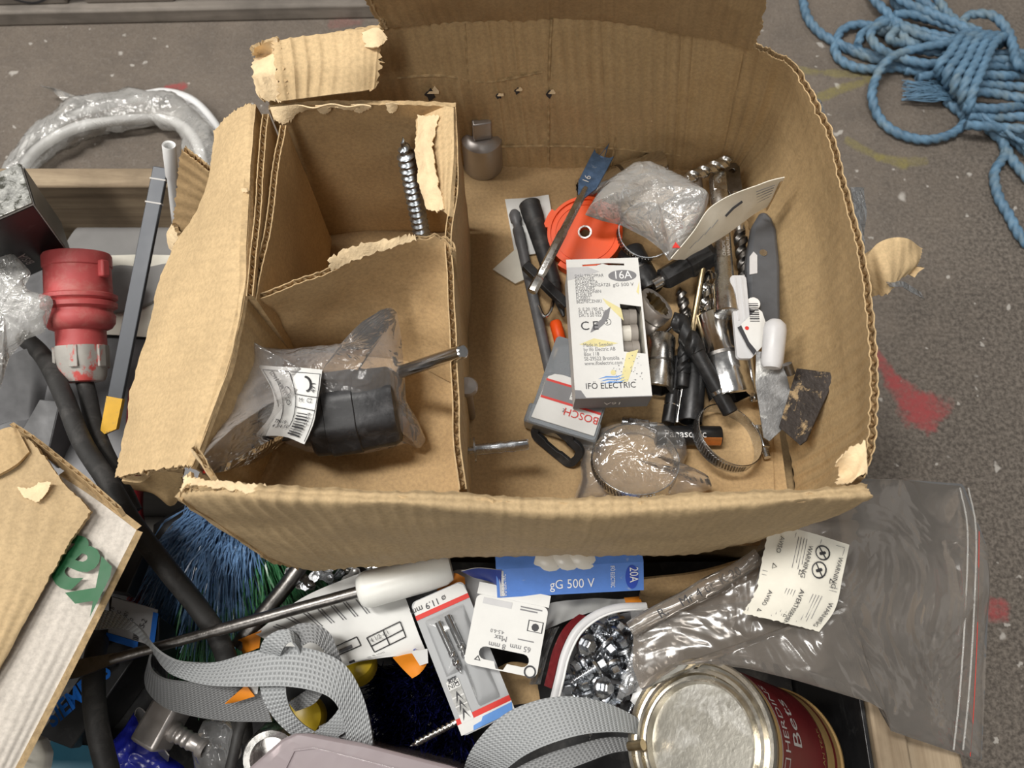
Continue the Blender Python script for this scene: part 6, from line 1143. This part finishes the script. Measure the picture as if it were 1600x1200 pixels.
# ================================================================== webbing straps
def ribbon(parent, top, bot, z, name='strap_band', mat='webbing', n=120, th=.0014, seed=1):
    zt = z if isinstance(z, list) else [z]*len(top)
    zt = [q if isinstance(q, tuple) else (q, q) for q in zt]
    m = sheet([[U(x, y, q[0]) for (x, y), q in zip(top, zt)], [U(x, y, q[1]) for (x, y), q in zip(bot, zt)]], n, 8, t=th, seed=seed)
    return m.build(name, [mat, mat, mat], parent, world=True, sharp=60)
t = thing('grey_webbing_strap', 'tangled loops of grey woven webbing strap left of the drill pack', 'strap', U(400, 1060, .12))
ribbon(t, [(120, 948), (160, 952), (195, 964), (220, 984), (238, 1010), (262, 1028), (290, 1036), (340, 1034), (395, 1018), (450, 1010), (500, 1018), (540, 1040), (566, 1085), (580, 1140), (584, 1190)], [(112, 986), (150, 984), (182, 982), (210, 990), (236, 1016), (252, 1040), (272, 1056), (320, 1070), (380, 1073), (440, 1072), (492, 1080), (522, 1096), (538, 1130), (542, 1170), (540, 1205)], [.205, .208, .210, (.213, .208), (.216, .205), (.214, .202), (.212, .204), .208, .212, .216, .216, .214, .208, .2, .19], mat='webbing')
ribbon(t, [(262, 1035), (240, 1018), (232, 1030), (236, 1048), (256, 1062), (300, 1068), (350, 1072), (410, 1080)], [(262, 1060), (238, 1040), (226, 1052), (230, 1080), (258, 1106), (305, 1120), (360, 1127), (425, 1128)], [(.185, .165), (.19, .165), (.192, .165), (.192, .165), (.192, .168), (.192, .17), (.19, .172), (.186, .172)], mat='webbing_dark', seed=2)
ribbon(t, [(404, 1022), (412, 1000), (432, 986), (452, 984), (466, 996), (474, 1014)], [(436, 1030), (440, 1018), (448, 1006), (458, 1004), (466, 1012), (470, 1024)], [.212, .222, .226, .227, .222, .215], seed=3, n=60)
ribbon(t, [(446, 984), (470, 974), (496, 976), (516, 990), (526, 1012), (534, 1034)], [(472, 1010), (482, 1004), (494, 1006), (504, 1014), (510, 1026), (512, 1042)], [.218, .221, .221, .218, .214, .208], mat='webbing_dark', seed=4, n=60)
ribbon(t, [(404, 1066), (412, 1095), (428, 1122), (452, 1146), (476, 1160)], [(446, 1068), (448, 1090), (456, 1112), (474, 1132), (500, 1148)], [.206, .202, .196, .19, .186], seed=5, n=60)
ribbon(t, [(532, 1080), (530, 1105), (512, 1128), (488, 1146), (470, 1158)], [(562, 1086), (564, 1110), (556, 1130), (530, 1150), (500, 1165)], [.198, .196, .194, .192, .188], seed=6, n=60)
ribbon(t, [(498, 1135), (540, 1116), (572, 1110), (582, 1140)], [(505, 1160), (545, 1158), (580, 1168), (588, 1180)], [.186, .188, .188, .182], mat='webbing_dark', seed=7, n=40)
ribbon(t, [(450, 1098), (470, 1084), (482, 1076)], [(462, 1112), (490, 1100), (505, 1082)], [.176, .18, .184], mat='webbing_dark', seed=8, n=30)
t = thing('grey_webbing_roll', 'arched grey webbing strap end between drill pack and paint can', 'strap', U(860, 1150, .12))
ribbon(t, [(722, 1235), (728, 1190), (752, 1150), (790, 1115), (840, 1094), (890, 1088), (940, 1096), (985, 1115), (1020, 1140)], [(775, 1260), (782, 1215), (806, 1190), (836, 1172), (872, 1158), (910, 1148), (950, 1144), (990, 1146), (1020, 1156)], [.17, .19, .205, .214, .219, .220, .216, .208, .196], mat='webbing', seed=9)
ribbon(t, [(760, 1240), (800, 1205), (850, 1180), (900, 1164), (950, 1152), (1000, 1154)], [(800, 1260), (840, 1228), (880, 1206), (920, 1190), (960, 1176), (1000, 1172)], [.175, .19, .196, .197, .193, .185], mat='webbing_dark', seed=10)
# ================================================================== navy brush, yellow cap, small masonry bit
t = thing('navy_brush', 'dark navy bristle brush in the shadow between strap and drill pack', 'brush', U(650, 1110, .08))
mb = MB(); random.seed(8)
for _ in range(2600):
    x = random.uniform(585, 735); y = random.uniform(1045, 1200); a = U(x, y, .10); e = a+V((random.gauss(0, .006), random.gauss(0, .006)-.003, random.uniform(.03, .05))); sd = V((random.uniform(-1, 1), random.uniform(-1, 1), 0)).normalized()*.0006
    mb.add([a-sd, a+sd, e+sd*.7, e-sd*.7], [(0, 1, 2, 3)])
mb.build('bristles', 'bristle_navy', t, world=True, kind='stuff')
mb = MB(); mb.box(U(585, 1100, .1).x, U(735, 1100, .1).x, U(650, 1200, .1).y, U(650, 1040, .1).y, .085, .1); mb.build('brush_back', 'box_black', t, world=True)
solo(MB().lathe([(0, .015), (.012, .0155), (.016, .014), (.018, .010), (.018, 0)], 32, Matrix.Translation(U(558, 1042, .155)) @ Matrix.Rotation(-.3, 4, 'X')), 'yellow_cap', 'yellow_plastic', 'yellow plastic cap peeking out below the instruction leaflet', 'cap')
solo(MB().lathe([(0, .015), (.012, .0155), (.016, .014), (.018, .010), (.018, 0)], 32, Matrix.Translation(U(480, 1120, .13))), 'olive_knob', 'yellow_plastic', 'dull yellow knob seen through the strap loop', 'knob')
drill('slim_masonry_bit', 'slim spiral masonry bit pointing out from under the blister pack', U(716, 1126, .176), U(640, 1166, .170), .0026, .08, .007, 'steel', None)
# ================================================================== pink tub
t = thing('pink_plastic_tub', 'translucent pinkish plastic tub lid at the front of the crate', 'tub', U(540, 1220, .12))
M, wd, h = quadM(U(388, 1340, .205), U(700, 1360, .205), U(450, 1148, .205))
pl = [U(x, y, .208) for x, y in ((372, 1215), (400, 1190), (440, 1155), (460, 1146), (486, 1146), (560, 1160), (700, 1196), (760, 1215), (760, 1330), (372, 1330))]
mb = MB(); mb.poly([(p.x, p.y) for p in pl], (), .196, .208); mb.build('lid', 'tub_pink', t, world=True, bevel=.003)
pl2 = [U(x, y, .2085) for x, y in ((430, 1230), (458, 1172), (490, 1168), (700, 1222), (720, 1300), (430, 1300))]
c0 = sum(pl2, V())/len(pl2)
mb = MB(); mb.poly([(p.x, p.y) for p in pl2], [[(c0.x+(p.x-c0.x)*.97, c0.y+(p.y-c0.y)*.97) for p in pl2]], .208, .2095); mb.build('raised_rim', 'tub_pink', t, world=True)
mb = MB(); mb.poly([(c0.x+(p.x-c0.x)*.92, c0.y+(p.y-c0.y)*.92) for p in pl], (), .12, .196); mb.build('tub_body', 'tub_pink', t, world=True)
# ================================================================== paint can
pb, pt_ = U(1208, 1190, .150), U(1088, 1160, .236)
t, L = axthing('paint_can', 'tilted paint can with bare tin lid and dark red label', 'paint can', pb, pt_)
R = .0490
mb = MB(); mb.lathe([(0, 0), (0, R*.97), (.001, R+.0012), (.003, R+.0012), (.004, R), (L-.012, R), (L-.010, R*.985), (L-.008, R*.985)], 72, caps=False); bd = mb.build('can_body', 'can_gold', t)
mb = MB(); mb.lathe([(.030, R+.0002), (L-.013, R+.0002)], 72, caps=False); lb_ = mb.build('red_label', 'can_red', t)
for z, mt in ((.0295, 'tin'), (L-.0135, 'ink_silver')): mb = MB(); mb.lathe([(z, R+.0004), (z+.0008, R+.0004)], 72, caps=False); mb.build('label_line', mt, lb_)
mb = MB(); mb.lathe([(L-.009, R*.985), (L-.006, R+.001), (L-.002, R+.0015), (L, R+.0005), (L, R*.965), (L-.003, R*.945), (L-.0035, R*.90), (L-.001, R*.885), (L-.001, R*.84), (L-.004, R*.82), (L-.0045, R*.775), (L-.0015, R*.76), (L-.0015, R*.735), (L-.0065, R*.715), (L-.0065, 0)], 80, None, [0]*13+[1], False); mb.build('lid', ['tin', 'tin_lid'], t)
rx = WM(t).to_3x3().inverted() @ (cam.location-pb); th0 = math.atan2(rx.y, rx.x)
rt = WM(t).to_3x3().inverted() @ V((0, 1, .35)); thu = math.atan2(rt.y, rt.x); sgn = 1 if math.sin(thu-math.atan2((WM(t).to_3x3().inverted() @ V((0, -1, .0))).y, (WM(t).to_3x3().inverted() @ V((0, -1, 0))).x)) > 0 else -1
thm = math.atan2((WM(t).to_3x3().inverted() @ V((.55, .35, .75))).y, (WM(t).to_3x3().inverted() @ V((.55, .35, .75))).x)
def canbend(z0):
    def f(co):
        a = thm-.05+sg_can*co.x/R; return V(((R+.0005)*math.cos(a), (R+.0005)*math.sin(a), z0+co.y))
    return f
e0 = WM(t).to_3x3() @ V((math.cos(thm), math.sin(thm), 0)); e1 = WM(t).to_3x3() @ V((math.cos(thm+.3), math.sin(thm+.3), 0)); sg_can = 1 if e1.y > e0.y else -1
text(lb_, 'HERDINS', -.016, 0, .0105, 'ink_silver', bend=canbend(L-.0245), z=0); text(lb_, 'Bets', -.012, 0, .018, 'ink_silver', bend=canbend(L-.043), z=0); text(lb_, 'MELLAN TEAK', -.03, 0, .0055, 'can_gold', bend=canbend(.034), z=0)
mb = MB(); fr0 = canbend(L-.0245)
def frame_quad(x0, x1, y0, y1): mb.add([fr0(V((x0, y0, 0))), fr0(V((x1, y0, 0))), fr0(V((x1, y1, 0))), fr0(V((x0, y1, 0)))], [(0, 1, 2, 3)])
frame_quad(-.028, -.0185, 0, .0008); frame_quad(-.028, -.0185, .0070, .0078); frame_quad(-.028, -.0272, 0, .0078); frame_quad(-.0193, -.0185, 0, .0078); mb.build('logo_frame', 'ink_silver', lb_)
mb = MB(); mb.lathe([(.012, R+.0003), (.016, R+.0003)], 60, caps=False); mb.build('dark_band', 'can_red', bd)
mb = MB(); mb.lathe([(-.001, .0030), (.010, .0034)], 14, axisM(U(985, 1166, .215), U(1000, 1164, .22))); mb.build('handle_ear', 'brass', t, world=True)
# white crumpled rag behind the can
t = thing('white_cloth_scrap', 'crumpled white plastic scrap tucked behind the paint can', 'plastic scrap', U(1010, 1070, .16))
pillow([U(*p) for p in ((985, 1095, .2), (990, 1080, .202), (1015, 1058, .206), (1045, 1042, .207), (1060, 1040, .206), (1050, 1060, .203), (1020, 1085, .2), (995, 1105, .198))], U(1020, 1072, .2), .008, 12, 60, .004, 70, 4).build('scrap', 'hose_white', t, world=True)
# ================================================================== big zip bag with warning card
t = thing('large_clear_zip_bag', 'large clear zip bag spread over the crate corner and floor edge', 'bag', U(1320, 960, .2))
op = [(1000, 958, .214), (1080, 925, .222), (1165, 884, .232), (1188, 850, .24), (1200, 822, .244), (1250, 795, .244), (1300, 770, .242), (1345, 748, .238), (1420, 750, .225), (1505, 756, .205), (1522, 800, .20), (1544, 860, .195), (1546, 920, .195), (1542, 1000, .195), (1538, 1100, .195), (1534, 1190, .2), (1460, 1165, .215), (1392, 1142, .228), (1384, 1112, .234), (1360, 1098, .236), (1300, 1080, .24), (1240, 1062, .243), (1170, 1045, .243), (1100, 1036, .243), (1055, 1040, .238), (1020, 1066, .228), (1002, 1080, .22), (988, 1040, .214), (990, 990, .213)]
pillow([U(*p) for p in op], U(1310, 950, .236), .012, 44, 220, .012, 13, 14, .5, True, .004, .8).build('bag', 'bag_big', t, world=True, sharp=75)
zl = [U(x, y, z+.006) for x, y, z in ((1500, 762, .207), (1512, 830, .206), (1508, 960, .207), (1500, 1080, .208), (1490, 1172, .214))]
for k in range(2): mb = MB(); mb.tube(fine([p+V((.006*k, 0, 0)) for p in zl], .01), .0006, 6); mb.build('zip_line', 'bag_milky', t, world=True)
zl2 = [U(x, y, z+.004) for x, y, z in ((1530, 830, .199), (1528, 960, .198), (1522, 1100, .199), (1516, 1182, .203))]
mb = MB(); mb.tube(fine(zl2, .01), .00022, 6); mb.build('red_zip_line', 'ink_red', t, world=True)
cdv = [[U(1150, 940, .244), U(1160, 880, .254), U(1205, 818, .264)], [U(1172, 958, .248), U(1218, 890, .262), U(1262, 830, .268)], [U(1235, 973, .248), U(1270, 900, .262), U(1329, 850, .266)], [U(1276, 986, .248), U(1302, 960, .255), U(1324, 880, .262)]]
cdv = [[U(1205, 818, .266), U(1265, 832, .270), U(1328, 851, .266)], [U(1193, 862, .264), U(1256, 878, .270), U(1318, 898, .266)], [U(1180, 925, .258), U(1240, 936, .264), U(1306, 950, .260)], [U(1160, 958, .250), U(1222, 972, .256), U(1280, 987, .254)]]
cdb = sheet(cdv, 34, 34, t=.0006, amp=.001, nscale=25, seed=121, tear=('u0', 'v1'), tearamp=.0015).build('warning_card', ['paper_cream']*3, t, world=True)
for pts in ([(.04, .04), (.04, .95)], [(.34, .04), (.34, .95)], [(.66, .04), (.66, .95)], [(.03, .48), (.96, .48)], [(.95, .06), (.95, .90)], [(.03, .51), (.96, .51)], [(.05, .04), (.95, .05)]): strip(cdb, cdv, pts, .00014, 'ink_grey', 'printed_line', .0008)
for (u, v) in ((.70, .18), (.70, .36)):
    strip(cdb, cdv, [(u+.085*math.cos(a*.42), v+.075*math.sin(a*.42)) for a in range(16)], .00045, 'ink', 'prohibition_ring', .0009); strip(cdb, cdv, [(u-.05, v-.05), (u+.05, v+.05)], .0004, 'ink', 'prohibition_bar', .0009); strip(cdb, cdv, [(u-.03, v+.02), (u+.03, v-.01)], .0009, 'ink', 'pictogram', .0009)
for s, u, v in (('WARNING', .90, .16), ('WARNING', .52, .14), ('AVISO', .16, .12), ('WARNING', .90, .62), ('AVERTISSEMENT!', .54, .56), ('AVISO', .16, .62)): flow_text(cdb, cdv, s, u, v, -.02, .3, .0040, 'ink')
for (u, v) in ((.88, .43), (.50, .43), (.17, .43), (.50, .90), (.17, .90)): strip(cdb, cdv, [(u-.025, v-.02), (u+.025, v), (u-.025, v+.02), (u-.025, v-.02)], .00025, 'ink', 'warning_triangle', .0009)
for c0_ in ((.38, .08), (.70, .58), (.38, .58)):
    for k in range(4): strip(cdb, cdv, [(c0_[0]+.035*k, c0_[1]), (c0_[0]+.035*k, c0_[1]+.33-.05*(k % 2))], .00018, 'ink_grey', 'text_line', .0008)
rl = [U(x, y, z) for x, y, z in ((986, 985, .222), (1030, 958, .228), (1085, 928, .234), (1140, 898, .24), (1186, 868, .246))]
mb = MB(); mb.tube(fine(rl, .004), .0055, 14, prof=lambda a, L: 1+.25*noise.noise(V((math.cos(a)*1.5, math.sin(a)*1.5, L*40))), flat=.6); mb.build('rolled_edge', 'bag_big', t, world=True, sharp=70)
pxtext(t, 'R.    Mr 4 ut  K 20', 1030, 968, .234, 1190, 880, .0085, 'ink', 'handwriting', lift=.005)
# ================================================================== rope
t = thing('blue_rope_bundle', 'bundle of faded blue twisted rope tied in the middle on the floor', 'rope', U(1520, 110, 0))
def rp(cx, cy): return (1200+cx/3, cy/3)
def strand(pts, z, r=.0056, name='rope_loop', mat='rope_blue', seg=15):
    zz = z if isinstance(z, (list, tuple)) else [z]*len(pts)
    P = fine([U(*rp(*p), q) for p, q in zip(pts, [zz[min(len(zz)-1, int(i*len(zz)/len(pts)))] for i in range(len(pts))])], .0022)
    mb = MB(); mb.tube(P, r, seg, prof=lambda a, L: .62+.44*abs(math.cos(1.5*(a-2*PI*L/.036)))**.7); return mb.build(name, mat, t, world=True, sharp=80)
S = strand
S([(160, -60), (165, 0), (185, 80), (240, 150), (320, 200), (420, 250), (540, 290), (660, 330)], .0065)
S([(660, 310), (540, 275), (430, 240), (350, 215), (325, 190), (345, 145), (400, 118), (480, 122), (560, 160)], [.007, .008, .009])
S([(315, 195), (315, 240), (345, 285), (420, 318), (520, 325), (620, 318), (760, 330)], .007)
S([(470, -60), (500, 0), (560, 60), (640, 130), (760, 178), (900, 200), (1000, 190)], [.018, .022, .028])
S([(580, -30), (610, 30), (700, 78), (830, 110), (950, 150)], [.012, .016, .024])
S([(640, -60), (720, 0), (820, 70), (900, 125), (980, 160)], [.018, .028]); S([(760, -60), (800, 0), (840, 60), (900, 110), (990, 150)], [.026, .030]); S([(590, 70), (680, 68), (800, 105), (930, 155), (1000, 175)], [.024, .03]); S([(560, -60), (640, 10), (760, 60), (880, 110), (980, 165)], [.03, .034]); S([(600, 110), (720, 148), (860, 180), (980, 205)], [.016, .022])
S([(1000, 200), (900, 205), (800, 210), (650, 240), (560, 285), (510, 360), (488, 450), (520, 550), (600, 620), (720, 655), (830, 640), (900, 600), (922, 550), (870, 500), (835, 470)], [.03, .026, .018, .008, .007, .007, .007])
S([(560, 100), (500, 130), (482, 170), (520, 225), (600, 265), (760, 300), (900, 262), (990, 230)], [.03, .03, .022, .022]); S([(480, 150), (540, 92), (600, 130), (570, 180), (630, 205), (720, 190)], [.012, .02, .012]); S([(420, 215), (450, 150), (540, 130), (620, 160), (720, 235), (900, 245), (1000, 220)], [.012, .016, .02]); S([(640, 330), (760, 335), (880, 300), (960, 280)], .008); S([(700, 365), (800, 345), (900, 320), (980, 300)], .014)
S([(905, 110), (950, 70), (1050, 72), (1120, 140), (1150, 220), (1170, 300), (1240, 330)], [.03, .04, .04, .03])
for k, (a, b) in enumerate(((255, 250), (310, 312), (352, 360), (398, 410), (436, 462), (510, 500), (552, 548), (595, 605), (280, 285))): S([(940-(k % 3)*15, a-10), (1040, a), (1120, (a+b)/2), (1210, b), (1330, b+8)], [.020+.004*(k % 3), .018+.006*((k+1) % 3)])
for k in range(5): S([(1135-40*k, 215-6*k), (1112-40*k, 172-4*k), (1060-40*k, 205-8*k), (1010-40*k, 310-14*k), (965-40*k, 420-30*k), (945-36*k, 500-40*k), (965-36*k, 545-44*k)], [.016, .038, .046, .046, .042, .03, .012], .0058, 'binding_wrap')
S([(1090, 640), (1112, 720), (1062, 810), (1080, 920), (1130, 1010), (1172, 1090), (1220, 1150)], .007); S([(1090, 640), (1140, 740), (1220, 840)], .009); S([(1000, 560), (1080, 640), (1210, 640)], .009); S([(1150, 650), (1220, 720)], .010)
for k in range(3): S([(960, 480+8*k), (1030-10*k, 560+6*k), (1100, 600+14*k), (1160, 650), (1230, 680+20*k)], .024-.003*k, .0028, 'unlaid_strand')
random.seed(4)
mb = MB()
for _ in range(160):
    a = U(*rp(870+random.gauss(0, 8), 465+random.gauss(0, 6)), .008); e = U(*rp(random.uniform(625, 780), random.uniform(375, 470)), .004+random.random()*.008); m = a.lerp(e, .5)+V((random.gauss(0, .004), random.gauss(0, .004), .006)); pts = cr([a, m, e], 5)
    d = (e-a).normalized().cross(V((0, 0, 1))).normalized()*.0007; vs = [q for p in pts for q in (p-d, p+d)]; mb.add(vs, [(2*j, 2*j+1, 2*j+3, 2*j+2) for j in range(4)])
mb.build('frayed_end', 'rope_blue', t, world=True, kind='stuff')
